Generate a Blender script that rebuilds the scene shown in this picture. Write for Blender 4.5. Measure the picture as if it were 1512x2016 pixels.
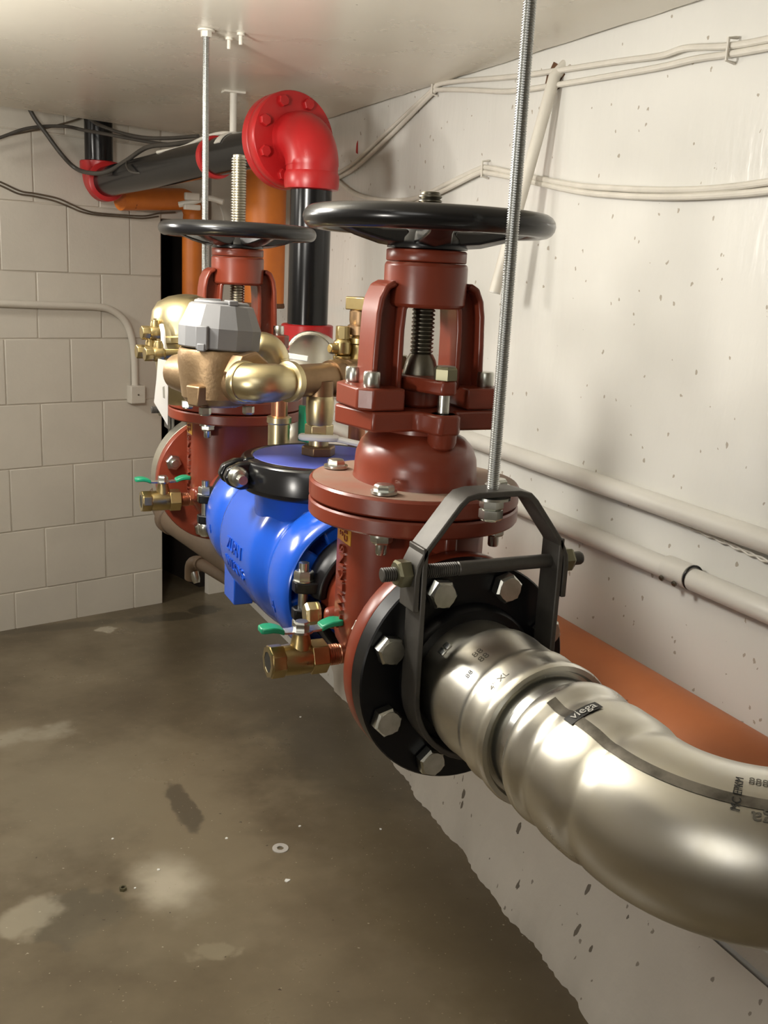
import bpy, math, random
from mathutils import Vector, Matrix
random.seed(7)
PI = math.pi
scene = bpy.context.scene
for o in list(bpy.data.objects):
    bpy.data.objects.remove(o)

# ------------------------------------------------------------------ camera
# world origin = the eye; +Y runs along the valve train away from the viewer, +X towards the right wall
FPX = 1950.0
RR = Matrix(((0.91119, -0.05392, 0.40843), (-0.40902, -0.23607, 0.88147), (0.04888, -0.97024, -0.23717)))
cam_d = bpy.data.cameras.new('camera')
cam = bpy.data.objects.new('camera', cam_d)
scene.collection.objects.link(cam)
cam_d.sensor_fit = 'VERTICAL'
cam_d.sensor_height = 36.0
cam_d.lens = FPX / 2016.0 * 36.0
cam_d.clip_start = 0.02
right = Vector((RR[0][0], RR[1][0], RR[2][0])); down = Vector((RR[0][1], RR[1][1], RR[2][1])); fwd = Vector((RR[0][2], RR[1][2], RR[2][2]))
fwd.normalize(); right = (right - fwd * right.dot(fwd)).normalized(); down = fwd.cross(right)
cam.matrix_world = Matrix((( right.x, -down.x, -fwd.x, 0), (right.y, -down.y, -fwd.y, 0), (right.z, -down.z, -fwd.z, 0), (0, 0, 0, 1)))
scene.camera = cam

# ------------------------------------------------------------------ world, lights, exposure
scene.view_settings.view_transform = 'Standard'
scene.view_settings.look = 'None'
scene.view_settings.gamma = 1.0
scene.view_settings.exposure = 0.12
scene.view_settings.use_curve_mapping = False
wd = bpy.data.worlds.new('world'); scene.world = wd; wd.use_nodes = True
wd.node_tree.nodes['Background'].inputs['Color'].default_value = (1.0, 0.95, 0.86, 1)
wd.node_tree.nodes['Background'].inputs['Strength'].default_value = 0.10


def area(name, loc, target, size, power, color):
    l = bpy.data.lights.new(name, 'AREA'); l.shape = 'DISK'; l.size = size; l.energy = power; l.color = color
    o = bpy.data.objects.new(name, l); scene.collection.objects.link(o)
    o.location = loc
    o.rotation_euler = (Vector(target) - Vector(loc)).to_track_quat('-Z', 'Y').to_euler()
    return o


area('room_lamp', (-1.05, -0.75, 0.62), (0.7, 1.3, -0.35), 1.10, 8, (1.0, 0.97, 0.92))
area('side_lamp', (-0.85, 2.50, 0.45), (0.4, 2.4, -0.1), 0.26, 13, (1.0, 0.95, 0.87))


def bulb(name, loc, radius, power, color):
    l = bpy.data.lights.new(name, 'POINT'); l.shadow_soft_size = radius; l.energy = power; l.color = color
    o = bpy.data.objects.new(name, l); scene.collection.objects.link(o); o.location = loc
    return o


bulb('ceiling_bulb', (0.0, 1.30, 0.21), 0.07, 22, (1.0, 0.965, 0.89))
bulb('ceiling_bulb', (-0.16, 1.90, 0.10), 0.07, 6, (1.0, 0.965, 0.89))



def spot(name, loc, target, angle, radius, power, color):
    l = bpy.data.lights.new(name, 'SPOT'); l.spot_size = math.radians(angle); l.spot_blend = 0.6; l.shadow_soft_size = radius; l.energy = power; l.color = color
    o = bpy.data.objects.new(name, l); scene.collection.objects.link(o)
    o.location = loc; o.rotation_euler = (Vector(target) - Vector(loc)).to_track_quat('-Z', 'Y').to_euler()
    return o


spot('ceiling_fill', (-1.20, 0.15, -0.35), (0.45, 1.35, 0.60), 62, 0.12, 45, (1.0, 0.95, 0.87))  # unseen spot added to brighten the ceiling

# ------------------------------------------------------------------ helpers
COL = scene.collection
X0, Z0 = 0.472, -0.388           # the axis of the valve train
V = Vector


def at(u, v, d):
    """the point seen at pixel (u, v) of the 1512 x 2016 frame, d metres deep"""
    return RR @ V(((u - 756.0) / FPX * d, (v - 1008.0) / FPX * d, d))


def onX(u, v, x):
    r = RR @ V((u - 756.0, v - 1008.0, FPX)); return r * (x / r.x)


def floor_z(y):
    return -1.14 - 0.0298 * (y - 1.09)


def onfloor(u, v, up=0.0):
    r = RR @ V((u - 756.0, v - 1008.0, FPX)); t = 0.0006
    for _ in range(30):
        t = (floor_z(r.y * t) + up) / r.z
    return r * t


def frame(ax):
    ax = V(ax).normalized()
    h = V((0, 0, 1)) if abs(ax.z) < 0.9 else V((1, 0, 0))
    u = h.cross(ax).normalized(); return u, ax.cross(u).normalized(), ax


class MB:
    def __init__(self): self.v = []; self.f = []

    def grid(self, rings, closed=True, cap=True):
        n = len(rings[0]); b = len(self.v)
        for r in rings: self.v += [tuple(p) for p in r]
        for i in range(len(rings) - 1):
            for j in range(n if closed else n - 1):
                k = (j + 1) % n
                self.f.append((b + i * n + j, b + i * n + k, b + (i + 1) * n + k, b + (i + 1) * n + j))
        if cap:
            self.f.append(tuple(b + j for j in reversed(range(n))))
            self.f.append(tuple(b + (len(rings) - 1) * n + j for j in range(n)))
        return self

    def lathe(self, prof, o=(0, 0, 0), ax=(0, 0, 1), seg=32, sx=1.0, sy=1.0, rot=0.0, cap=True):
        u, w, a = frame(ax); o = V(o)
        rings = []
        for r, h in prof:
            r = max(r, 1e-5)
            rings.append([o + a * h + u * (r * sx * math.cos(rot + 2 * PI * j / seg)) + w * (r * sy * math.sin(rot + 2 * PI * j / seg)) for j in range(seg)])
        return self.grid(rings, True, cap)

    def cyl(self, p0, p1, r, seg=24, rot=0.0):
        p0 = V(p0); p1 = V(p1); d = p1 - p0
        return self.lathe([(r, 0), (r, d.length)], p0, d, seg, rot=rot)

    def ring(self, c, ax, R, r, seg=48, sub=12, flat=1.0):
        u, w, a = frame(ax); c = V(c); b = len(self.v)
        for i in range(seg):
            t = 2 * PI * i / seg; d = u * math.cos(t) + w * math.sin(t)
            for j in range(sub):
                s = 2 * PI * j / sub
                self.v.append(tuple(c + d * (R + r * math.cos(s)) + a * (r * flat * math.sin(s))))
        for i in range(seg):
            for j in range(sub):
                i2 = (i + 1) % seg; j2 = (j + 1) % sub
                self.f.append((b + i * sub + j, b + i2 * sub + j, b + i2 * sub + j2, b + i * sub + j2))
        return self

    def washer(self, c, ax, R, r, h, seg=32):
        """a flat ring from 0 to h along ax"""
        u, w, a = frame(ax); c = V(c); b = len(self.v)
        for i in range(seg):
            t = 2 * PI * i / seg; d = u * math.cos(t) + w * math.sin(t)
            for q, e in ((r, 0), (R, 0), (R, h), (r, h)): self.v.append(tuple(c + d * q + a * e))
        for i in range(seg):
            k = (i + 1) % seg
            for j in range(4):
                j2 = (j + 1) % 4
                self.f.append((b + i * 4 + j, b + k * 4 + j, b + k * 4 + j2, b + i * 4 + j2))
        return self

    def tube(self, pts, r, seg=16, cap=True):
        pts = [V(p) for p in pts]; n = len(pts)
        rs = r if isinstance(r, (list, tuple)) else [r] * n
        tg = []
        for i in range(n):
            d = pts[min(i + 1, n - 1)] - pts[max(i - 1, 0)]; tg.append(d.normalized())
        u, w, _ = frame(tg[0]); rings = []
        for i in range(n):
            u = (u - tg[i] * u.dot(tg[i])).normalized(); w = tg[i].cross(u)
            rings.append([pts[i] + u * (rs[i] * math.cos(2 * PI * j / seg)) + w * (rs[i] * math.sin(2 * PI * j / seg)) for j in range(seg)])
        return self.grid(rings, True, cap)

    def box(self, c, s, rot=None):
        c = V(c); b = len(self.v); m = rot or Matrix.Identity(3)
        for dx in (-.5, .5):
            for dy in (-.5, .5):
                for dz in (-.5, .5): self.v.append(tuple(c + m @ V((dx * s[0], dy * s[1], dz * s[2]))))
        for q in ((0, 1, 3, 2), (4, 6, 7, 5), (0, 4, 5, 1), (2, 3, 7, 6), (0, 2, 6, 4), (1, 5, 7, 3)):
            self.f.append(tuple(b + i for i in q))
        return self

    def prism(self, poly, o, ux, uy, d0, d1):
        """polygon in the plane (ux, uy), pushed along ux x uy from d0 to d1"""
        ux = V(ux); uy = V(uy); n = ux.cross(uy).normalized(); o = V(o)
        return self.grid([[o + ux * x + uy * y + n * d for x, y in poly] for d in (d0, d1)])

    def strip(self, path, th, o, ux, uy, d0, d1):
        """a bent flat bar: an open 2-D path with thickness, pushed along ux x uy"""
        P = [V((x, y)) for x, y in path]; L = []; Rr = []
        for i, p in enumerate(P):
            d = (P[min(i + 1, len(P) - 1)] - P[max(i - 1, 0)]).normalized(); nn = V((-d.y, d.x))
            k = 1.0
            if 0 < i < len(P) - 1:
                a = (P[i] - P[i - 1]).normalized(); k = 1.0 / max(0.6, abs(nn.dot(V((-a.y, a.x)))))
            L.append(p + nn * th * .5 * k); Rr.append(p - nn * th * .5 * k)
        ux = V(ux); uy = V(uy); n = ux.cross(uy).normalized(); o = V(o)
        rings = []
        for i in range(len(P)):
            rings.append([o + ux * q.x + uy * q.y + n * d for q, d in ((L[i], d0), (Rr[i], d0), (Rr[i], d1), (L[i], d1))])
        return self.grid(rings)

    def loft(self, poly, secs, o=(0, 0, 0)):
        o = V(o)
        return self.grid([[o + V((x * sx, y * sy, z)) for x, y in poly] for z, sx, sy in secs])


def smooth_path(pts, n=6):
    """Catmull-Rom through the points"""
    P = [V(p) for p in pts]; P = [P[0] * 2 - P[1]] + P + [P[-1] * 2 - P[-2]]; out = []
    for i in range(1, len(P) - 2):
        a, b, c, d = P[i - 1:i + 3]
        for k in range(n):
            t = k / n
            out.append(0.5 * ((2 * b) + (c - a) * t + (2 * a - 5 * b + 4 * c - d) * t * t + (3 * b - a - 3 * c + d) * t ** 3))
    out.append(P[-2]); return out


def bend(p, t0, t1, R, n=10):
    """quarter-like bend starting at p along t0 and leaving along t1"""
    t0 = V(t0).normalized(); t1 = V(t1).normalized(); ang = t0.angle(t1)
    nn = (t1 - t0 * t0.dot(t1)).normalized(); out = []
    for i in range(n + 1):
        a = ang * i / n; out.append(V(p) + t0 * (R * math.sin(a)) + nn * (R * (1 - math.cos(a))))
    return out


def obj(name, mb, m, parent=None, bevel=0.0, sharp=35, seg=2):
    me = bpy.data.meshes.new(name); me.from_pydata(mb.v, [], mb.f); me.update()
    import bmesh
    bm = bmesh.new(); bm.from_mesh(me); bmesh.ops.recalc_face_normals(bm, faces=bm.faces); bm.to_mesh(me); bm.free()
    me.materials.append(m); me.shade_smooth(); me.set_sharp_from_angle(angle=math.radians(sharp))
    o = bpy.data.objects.new(name, me); COL.objects.link(o)
    if parent is not None: o.parent = parent
    if bevel:
        b = o.modifiers.new('bevel', 'BEVEL'); b.width = bevel; b.segments = seg; b.limit_method = 'ANGLE'; b.angle_limit = math.radians(35); b.harden_normals = False
    return o


def tag(o, label, cat, group=None):
    o['label'] = label; o['category'] = cat
    if group: o['group'] = group
    return o


def thing(name, label, cat, loc=(0, 0, 0), rotz=0.0, group=None):
    o = bpy.data.objects.new(name, None); COL.objects.link(o); o.location = loc; o.rotation_euler = (0, 0, rotz); o.empty_display_size = .02
    return tag(o, label, cat, group)


def struct(name, mb, m, parent=None, **k):
    o = obj(name, mb, m, parent, **k)
    if parent is None: o['kind'] = 'structure'
    return o


def copy_obj(o, parent):
    c = o.copy(); COL.objects.link(c); c.parent = parent; return c


def dup(root, loc, rotz=None, label=None):
    r = root.copy(); COL.objects.link(r); r.location = loc
    if rotz is not None: r.rotation_euler = (0, 0, rotz)
    if label: r['label'] = label
    for ch in list(root.children):
        c = copy_obj(ch, r)
        for g in list(ch.children): copy_obj(g, c)
    return r


def text_mesh(body, size, depth):
    """letter outlines from the built-in font as (verts, faces), centred, in the XY plane"""
    cu = bpy.data.curves.new('lettering', 'FONT'); cu.body = body; cu.size = size; cu.extrude = depth; cu.align_x = 'CENTER'; cu.align_y = 'CENTER'
    cu.resolution_u = 3
    ob = bpy.data.objects.new('lettering', cu); COL.objects.link(ob)
    dg = bpy.context.evaluated_depsgraph_get(); me = bpy.data.meshes.new_from_object(ob.evaluated_get(dg))
    vs = [v.co.copy() for v in me.vertices]; fs = [tuple(p.vertices) for p in me.polygons]
    bpy.data.objects.remove(ob); bpy.data.curves.remove(cu); bpy.data.meshes.remove(me)
    return vs, fs


def put_text(name, body, size, depth, fn, m, parent=None):
    vs, fs = text_mesh(body, size, depth); mb = MB(); mb.v = [tuple(fn(v)) for v in vs]; mb.f = fs
    return obj(name, mb, m, parent, sharp=20)


# ------------------------------------------------------------------ materials
def N(m, t): return m.node_tree.nodes.new(t)
def Lk(m, a, b): m.node_tree.links.new(a, b)


def mat(name, color, rough=0.5, metal=0.0, noise=0.0, nscale=8.0, color2=None, bump=0.0, bscale=60.0, coat=0.0, rvar=0.0, spec=0.5):
    m = bpy.data.materials.new(name); m.use_nodes = True; nt = m.node_tree; b = nt.nodes['Principled BSDF']
    b.inputs['Base Color'].default_value = (*color, 1); b.inputs['Roughness'].default_value = rough; b.inputs['Metallic'].default_value = metal
    b.inputs['Specular IOR Level'].default_value = spec
    b.inputs['Coat Weight'].default_value = coat; b.inputs['Coat Roughness'].default_value = 0.12
    tc = nt.nodes.new('ShaderNodeTexCoord')
    if noise or color2:
        n = nt.nodes.new('ShaderNodeTexNoise'); n.inputs['Scale'].default_value = nscale; n.inputs['Detail'].default_value = 6; n.inputs['Roughness'].default_value = .6
        nt.links.new(tc.outputs['Object'], n.inputs['Vector'])
        r = nt.nodes.new('ShaderNodeValToRGB'); c2 = color2 or tuple(c * (1 - noise) for c in color)
        r.color_ramp.elements[0].position = .36; r.color_ramp.elements[1].position = .64
        r.color_ramp.elements[0].color = (*c2, 1); r.color_ramp.elements[1].color = (*color, 1)
        nt.links.new(n.outputs['Fac'], r.inputs['Fac']); nt.links.new(r.outputs['Color'], b.inputs['Base Color'])
        if rvar:
            mr = nt.nodes.new('ShaderNodeMapRange'); mr.inputs['From Min'].default_value = .3; mr.inputs['From Max'].default_value = .7
            mr.inputs['To Min'].default_value = rough + rvar; mr.inputs['To Max'].default_value = max(.05, rough - rvar)
            nt.links.new(n.outputs['Fac'], mr.inputs['Value']); nt.links.new(mr.outputs['Result'], b.inputs['Roughness'])
    if bump:
        n2 = nt.nodes.new('ShaderNodeTexNoise'); n2.inputs['Scale'].default_value = bscale; n2.inputs['Detail'].default_value = 3
        nt.links.new(tc.outputs['Object'], n2.inputs['Vector'])
        bp = nt.nodes.new('ShaderNodeBump'); bp.inputs['Strength'].default_value = bump; bp.inputs['Distance'].default_value = .002
        nt.links.new(n2.outputs['Fac'], bp.inputs['Height']); nt.links.new(bp.outputs['Normal'], b.inputs['Normal'])
    return m




def speckled(m, spots, base_socket=True):
    """add layers of small dark or pale specks with a shape of their own: (scale, threshold, colour, stretch)"""
    nt = m.node_tree; b = nt.nodes['Principled BSDF']
    tc = next(n for n in nt.nodes if n.type == 'TEX_COORD')
    for scale, thr, col, stretch, gate in spots:
        mp = N(m, 'ShaderNodeMapping'); mp.inputs['Scale'].default_value = stretch; Lk(m, tc.outputs['Object'], mp.inputs['Vector'])
        ws = N(m, 'ShaderNodeTexNoise'); ws.inputs['Scale'].default_value = scale * 2.2; Lk(m, mp.outputs['Vector'], ws.inputs['Vector'])
        mixv = N(m, 'ShaderNodeVectorMath'); mixv.operation = 'MULTIPLY_ADD'
        Lk(m, ws.outputs['Color'], mixv.inputs[0]); k = .5 / scale; mixv.inputs[1].default_value = (k, k, k); Lk(m, mp.outputs['Vector'], mixv.inputs[2])
        vo = N(m, 'ShaderNodeTexVoronoi'); vo.inputs['Scale'].default_value = scale; Lk(m, mixv.outputs['Vector'], vo.inputs['Vector'])
        lt = N(m, 'ShaderNodeMath'); lt.operation = 'LESS_THAN'; lt.inputs[1].default_value = thr; Lk(m, vo.outputs['Distance'], lt.inputs[0])
        sep = N(m, 'ShaderNodeSeparateColor'); Lk(m, vo.outputs['Color'], sep.inputs['Color'])
        g = N(m, 'ShaderNodeMath'); g.operation = 'GREATER_THAN'; g.inputs[1].default_value = gate; Lk(m, sep.outputs['Red'], g.inputs[0])
        mu = N(m, 'ShaderNodeMath'); mu.operation = 'MULTIPLY'; Lk(m, lt.outputs[0], mu.inputs[0]); Lk(m, g.outputs[0], mu.inputs[1])
        mx = N(m, 'ShaderNodeMix'); mx.data_type = 'RGBA'; Lk(m, mu.outputs[0], mx.inputs['Factor'])
        src = b.inputs['Base Color'].links[0].from_socket if b.inputs['Base Color'].is_linked else None
        if src: Lk(m, src, mx.inputs['A'])
        else: mx.inputs['A'].default_value = b.inputs['Base Color'].default_value
        mx.inputs['B'].default_value = (*col, 1); Lk(m, mx.outputs['Result'], b.inputs['Base Color'])
    return m


M = {}
M['block'] = mat('painted_block', (.58, .54, .465), .55, noise=.07, nscale=5, bump=.25, bscale=90)
M['mortar'] = mat('painted_mortar', (.56, .51, .43), .7, noise=.1, nscale=9, bump=.3, bscale=120)
M['wall'] = mat('glossy_wall_paint', (.70, .688, .645), .19, noise=.05, nscale=3, bump=.38, bscale=38, rvar=.05)
for n_ in [n for n in M['wall'].node_tree.nodes if n.type == 'TEX_NOISE' and abs(n.inputs['Scale'].default_value - 38) < .1]:
    mp_ = N(M['wall'], 'ShaderNodeMapping'); mp_.inputs['Scale'].default_value = (1, 1.5, .42); Lk(M['wall'], n_.inputs['Vector'].links[0].from_socket, mp_.inputs['Vector']); Lk(M['wall'], mp_.outputs['Vector'], n_.inputs['Vector'])
speckled(M['wall'], [(24, .12, (.17, .145, .11), (1, 1, .5), .72), (9, .055, (.22, .19, .15), (1, 1, .45), .4), (55, .16, (.40, .36, .30), (1, 1, .8), .86)])
M['ceil'] = mat('ceiling_paint', (.74, .70, .60), .27, noise=.08, nscale=2.5, bump=.10, bscale=14, rvar=.05)
speckled(M['ceil'], [(11, .07, (.12, .10, .08), (1, 2.2, 1), .86), (8, .10, (.72, .67, .57), (1.6, .8, 1), .84)])
M['kerb'] = mat('kerb_paint', (.56, .52, .455), .65, noise=.09, nscale=5, bump=.35, bscale=45)
speckled(M['kerb'], [(34, .20, (.13, .11, .085), (1, 1, .40), .86), (75, .20, (.24, .21, .17), (1, 1, .6), .84)])
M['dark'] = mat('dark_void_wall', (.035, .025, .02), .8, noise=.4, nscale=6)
M['plaster'] = mat('plain_plaster', (.66, .62, .55), .7, noise=.06, nscale=4)
M['red'] = mat('valve_red_paint', (.215, .038, .018), .30, noise=.18, nscale=5, bump=.10, bscale=40)
M['dust'] = mat('dusty_red_paint', (.30, .125, .085), .6, color2=(.26, .20, .15), nscale=9)
M['bright_red'] = mat('bright_red_paint', (.46, .014, .016), .34, noise=.15, nscale=8)
M['black'] = mat('gloss_black_paint', (.008, .008, .009), .24, coat=.1, bump=.05, bscale=30)
M['black_pipe'] = mat('black_pipe_paint', (.007, .007, .008), .20, noise=.3, nscale=12, spec=.4)
M['flange'] = mat('black_flange_paint', (.005, .005, .006), .36, bump=.1, bscale=40, spec=.3)
M['strap'] = mat('plain_steel_strap', (.105, .098, .088), .46, metal=.5, noise=.35, nscale=14)
M['blue'] = mat('blue_epoxy', (.012, .095, .58), .20, noise=.06, nscale=4, coat=.2)
M['blue_lid'] = mat('pale_blue_epoxy', (.075, .105, .46), .5, noise=.1, nscale=12)  # lid colour: a paler, less glossy blue than the body
M['brass'] = mat('brass', (.50, .40, .20), .32, metal=1, color2=(.40, .30, .135), nscale=14, rvar=.06)
M['gold'] = mat('bright_brass', (.62, .54, .34), .33, metal=1, color2=(.55, .46, .26), nscale=10)
M['bronze'] = mat('cast_bronze', (.38, .265, .15), .46, metal=.85, color2=(.30, .20, .11), nscale=20, bump=.2, bscale=180)
M['brown_brass'] = mat('brown_brass', (.30, .195, .11), .40, metal=.9, color2=(.22, .14, .075), nscale=14)
M['copper'] = mat('copper', (.55, .25, .15), .33, metal=.95, color2=(.42, .18, .10), nscale=12)
M['galv'] = mat('galvanized', (.67, .66, .625), .33, metal=1, color2=(.63, .60, .50), nscale=9, rvar=.08, bump=.05, bscale=25)
M['zinc'] = mat('zinc_bright', (.72, .72, .70), .22, metal=1, color2=(.56, .57, .55), nscale=25, rvar=.06)
M['bolt'] = mat('zinc_bolt', (.62, .62, .58), .28, metal=1, color2=(.48, .49, .44), nscale=60)
M['olive'] = mat('olive_bolt', (.21, .20, .13), .4, metal=.8)
M['steel'] = mat('threaded_steel', (.50, .51, .50), .33, metal=1)
M['stem'] = mat('valve_stem_steel', (.46, .43, .36), .33, metal=1)
M['dark_stem'] = mat('greasy_stem_steel', (.20, .185, .15), .34, metal=.9, color2=(.14, .13, .10), nscale=30)
M['green'] = mat('green_vinyl', (.012, .27, .135), .35)
M['grey_plastic'] = mat('grey_plastic', (.175, .175, .180), .5, noise=.05, nscale=20)
M['orange'] = mat('orange_paint', (.62, .175, .018), .5, color2=(.50, .13, .012), nscale=7)
speckled(M['orange'], [(40, .12, (.25, .06, .01), (1, 1, 1), .85)])
M['terracotta'] = mat('faded_orange_paint', (.50, .165, .055), .55, color2=(.43, .13, .042), nscale=5)
speckled(M['terracotta'], [(22, .07, (.20, .05, .015), (1, 1, 1), .8)])
M['brown_pipe'] = mat('brown_pipe', (.115, .075, .045), .5, color2=(.085, .055, .033), nscale=6)
M['rust'] = mat('rusty_edge', (.13, .055, .02), .8, noise=.4, nscale=40)
M['white_cable'] = mat('painted_cable', (.68, .645, .57), .45, noise=.12, nscale=15)
M['conduit'] = mat('painted_conduit', (.62, .60, .55), .35, noise=.06, nscale=6)
M['white_plastic'] = mat('white_plastic', (.82, .82, .78), .4)
M['paper'] = mat('paper_tag', (.80, .79, .75), .7)
M['dark_cable'] = mat('dark_cable', (.060, .052, .043), .5, noise=.3, nscale=20)
M['brown_cable'] = mat('brown_cable', (.11, .083, .055), .5, noise=.3, nscale=20)
M['ink'] = mat('black_ink', (.02, .02, .018), .45)
M['faint_ink'] = mat('grey_ink', (.16, .15, .125), .45, metal=.4)
M['stripe'] = mat('worn_black_print', (.075, .068, .055), .35, metal=.5, color2=(.22, .20, .165), nscale=38)
M['label_white'] = mat('label_white', (.55, .54, .50), .5)
M['yellow'] = mat('yellow_paint_mark', (.55, .30, .02), .5, color2=(.36, .10, .02), nscale=25)

# floor: worn sealed concrete with pale and darker patches, one of them painted glare
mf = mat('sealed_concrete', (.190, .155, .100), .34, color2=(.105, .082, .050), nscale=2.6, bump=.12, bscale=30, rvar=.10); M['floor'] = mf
nt = mf.node_tree; bs = nt.nodes['Principled BSDF']; tcf = next(n for n in nt.nodes if n.type == 'TEX_COORD')


def floor_patch(c, rad, col, amount, edge=.5, rough_k=0.45):
    """one patch of another tone at c, mixed into the slab colour"""
    sub = N(mf, 'ShaderNodeVectorMath'); sub.operation = 'SUBTRACT'; Lk(mf, tcf.outputs['Object'], sub.inputs[0]); sub.inputs[1].default_value = (c[0], c[1], c[2])
    sc = N(mf, 'ShaderNodeVectorMath'); sc.operation = 'DIVIDE'; Lk(mf, sub.outputs[0], sc.inputs[0]); sc.inputs[1].default_value = (rad[0], rad[1], 1)
    src = sc.outputs[0]
    for scale_, amp in ((6, 1.9 * rough_k), (24, 1.1 * rough_k)):
        ns = N(mf, 'ShaderNodeTexNoise'); ns.inputs['Scale'].default_value = scale_; ns.inputs['Detail'].default_value = 4; Lk(mf, tcf.outputs['Object'], ns.inputs['Vector'])
        sh = N(mf, 'ShaderNodeVectorMath'); sh.operation = 'SUBTRACT'; Lk(mf, ns.outputs['Color'], sh.inputs[0]); sh.inputs[1].default_value = (.5, .5, .5)
        ma = N(mf, 'ShaderNodeVectorMath'); ma.operation = 'MULTIPLY_ADD'; Lk(mf, sh.outputs[0], ma.inputs[0]); ma.inputs[1].default_value = (amp * 2, amp * 2, 0); Lk(mf, src, ma.inputs[2]); src = ma.outputs[0]
    fl = N(mf, 'ShaderNodeVectorMath'); fl.operation = 'MULTIPLY'; Lk(mf, src, fl.inputs[0]); fl.inputs[1].default_value = (1, 1, 0)
    ln = N(mf, 'ShaderNodeVectorMath'); ln.operation = 'LENGTH'; Lk(mf, fl.outputs[0], ln.inputs[0])
    mr = N(mf, 'ShaderNodeMapRange'); mr.interpolation_type = 'SMOOTHSTEP'
    mr.inputs['From Min'].default_value = max(0, 1.0 - edge * .6); mr.inputs['From Max'].default_value = 1.0 + edge * .6
    mr.inputs['To Min'].default_value = amount; mr.inputs['To Max'].default_value = 0; Lk(mf, ln.outputs['Value'], mr.inputs['Value'])
    mx = N(mf, 'ShaderNodeMix'); mx.data_type = 'RGBA'; Lk(mf, mr.outputs['Result'], mx.inputs['Factor'])
    Lk(mf, bs.inputs['Base Color'].links[0].from_socket, mx.inputs['A']); mx.inputs['B'].default_value = (*col, 1); Lk(mf, mx.outputs['Result'], bs.inputs['Base Color'])


def fp(u, v, rx, ry, col, amount, edge=.5, k=.45): floor_patch(onfloor(u, v), (rx, ry), col, amount, edge, k)


fp(360, 1600, .17, .38, (.235, .195, .130), .75, 1.0)
fp(90, 1560, .16, .30, (.225, .190, .130), .65, 1.0)
fp(680, 1480, .17, .30, (.060, .052, .034), .60, .9)
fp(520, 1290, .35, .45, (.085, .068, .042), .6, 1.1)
fp(890, 1800, .12, .50, (.095, .072, .036), .55, 1.0)
fp(355, 1585, .030, .10, (.095, .080, .055), .85, .25, .4)
fp(160, 1800, .075, .085, (.105, .090, .062), .75, .2, .4)
fp(60, 1800, .050, .055, (.40, .36, .27), .55, .6, .6)
fp(335, 1745, .055, .085, (.55, .50, .39), .75, 1.2, .25)  # soft lamp glare on the floor, painted as a pale spot
fp(425, 1870, .040, .030, (.33, .29, .20), .6, .35, .8)
fp(340, 1845, .14, .10, (.21, .175, .115), .5, 1.0)
fp(40, 1450, .10, .05, (.40, .37, .29), .45, .8, .7)
fp(210, 1240, .030, .030, (.46, .42, .33), .75, .4, .6)
fp(330, 1215, .10, .05, (.060, .050, .033), .8, .3)
fp(400, 1198, .06, .05, (.050, .042, .028), .8, .3)
fp(100, 1235, .30, .04, (.075, .060, .038), .7, .5)
speckled(mf, [(70, .10, (.42, .38, .29), (1, 1, 1), .90), (34, .07, (.055, .042, .027), (1, 1, 1), .86), (150, .16, (.30, .26, .18), (1, 1, 1), .90)])

# ------------------------------------------------------------------ the setting
W0 = V((0.1598, 3.27, 0)); BD = V((0.9673, 0.2537, 0)); BN = V((0.2537, -0.9673, 0))    # plane of the block wall


def onw(s, z, out=0.0): return W0 + BD * s + BN * out + V((0, 0, z))


mb = MB()
ys = [-2.0, 0.0, 1.0, 2.0, 3.0, 4.3]
for x0, x1 in ((-2.2, 1.2),):
    rings = [[(x0, y, floor_z(y)), (x1, y, floor_z(y))] for y in ys]
    mb.grid(rings, closed=False, cap=False)
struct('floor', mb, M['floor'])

# soffit slab over the valves: its far edge stops short of the block wall
SOF = 0.385
mb = MB()
poly = [(-.25, -2.0)] + [(1.0065 + random.uniform(-.0025, .0025), -2.0 + 5.43 * i / 160) for i in range(161)] + [(.694, 3.272), (.211, 3.095), (-.25, 2.925)]
mb.prism(poly, (0, 0, 0), (1, 0, 0), (0, 1, 0), SOF, SOF + .13)
struct('ceiling', mb, M['ceil'], bevel=.006)
mb = MB().box((-.5, 1.2, 1.45), (3.6, 6.6, .06)); struct('ceiling_upper', mb, M['plaster'])

# right wall
mb = MB().box((1.06, .85, .1), (.10, 5.7, 2.7)); struct('wall_right', mb, M['wall'])
# other walls that close the room, out of view
mb = MB().box((-2.2, 1.2, .1), (.08, 6.6, 2.7)); struct('wall_side', mb, M['plaster'])
mb = MB().box((-.5, -2.0, .1), (3.6, .08, 2.7)); struct('wall_rear', mb, M['plaster'])

# block wall: backing panel with joints recessed, each block a piece
wl = MB()
c = onw(-1.0 + .0, .12, -.105); rotw = Matrix.Rotation(math.atan2(BD.y, BD.x), 3, 'Z')
wl.box(onw(-.9 + .0 + .0, .06, -.0505), (2.952, .10, 2.7), rotw)
wall_left = struct('wall_left', wl, M['mortar'])
END = .576


def block(s0, s1, z0, z1):
    d = random.uniform(-.0012, .0012)
    m_ = MB().box(onw((s0 + s1) / 2, (z0 + z1) / 2, -.0135 + d), (s1 - s0 - .0032, .032, z1 - z0 - .0032), rotw)
    return obj('block', m_, M['block'], wall_left, bevel=.0022)


row = 0
zt = 1.169
while zt > -1.30:
    off = .257 if row % 2 == 1 else .155
    s = off + .2085 * 2
    edges = [END]
    s = off + .2085 * 4
    while s > -1.25:
        s -= .2085
        if s < END - .04: edges.append(s)
    for a, b in zip(edges[1:], edges[:-1]):
        block(a, b, zt - .2045, zt)
    zt -= .2045; row += 1

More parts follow.
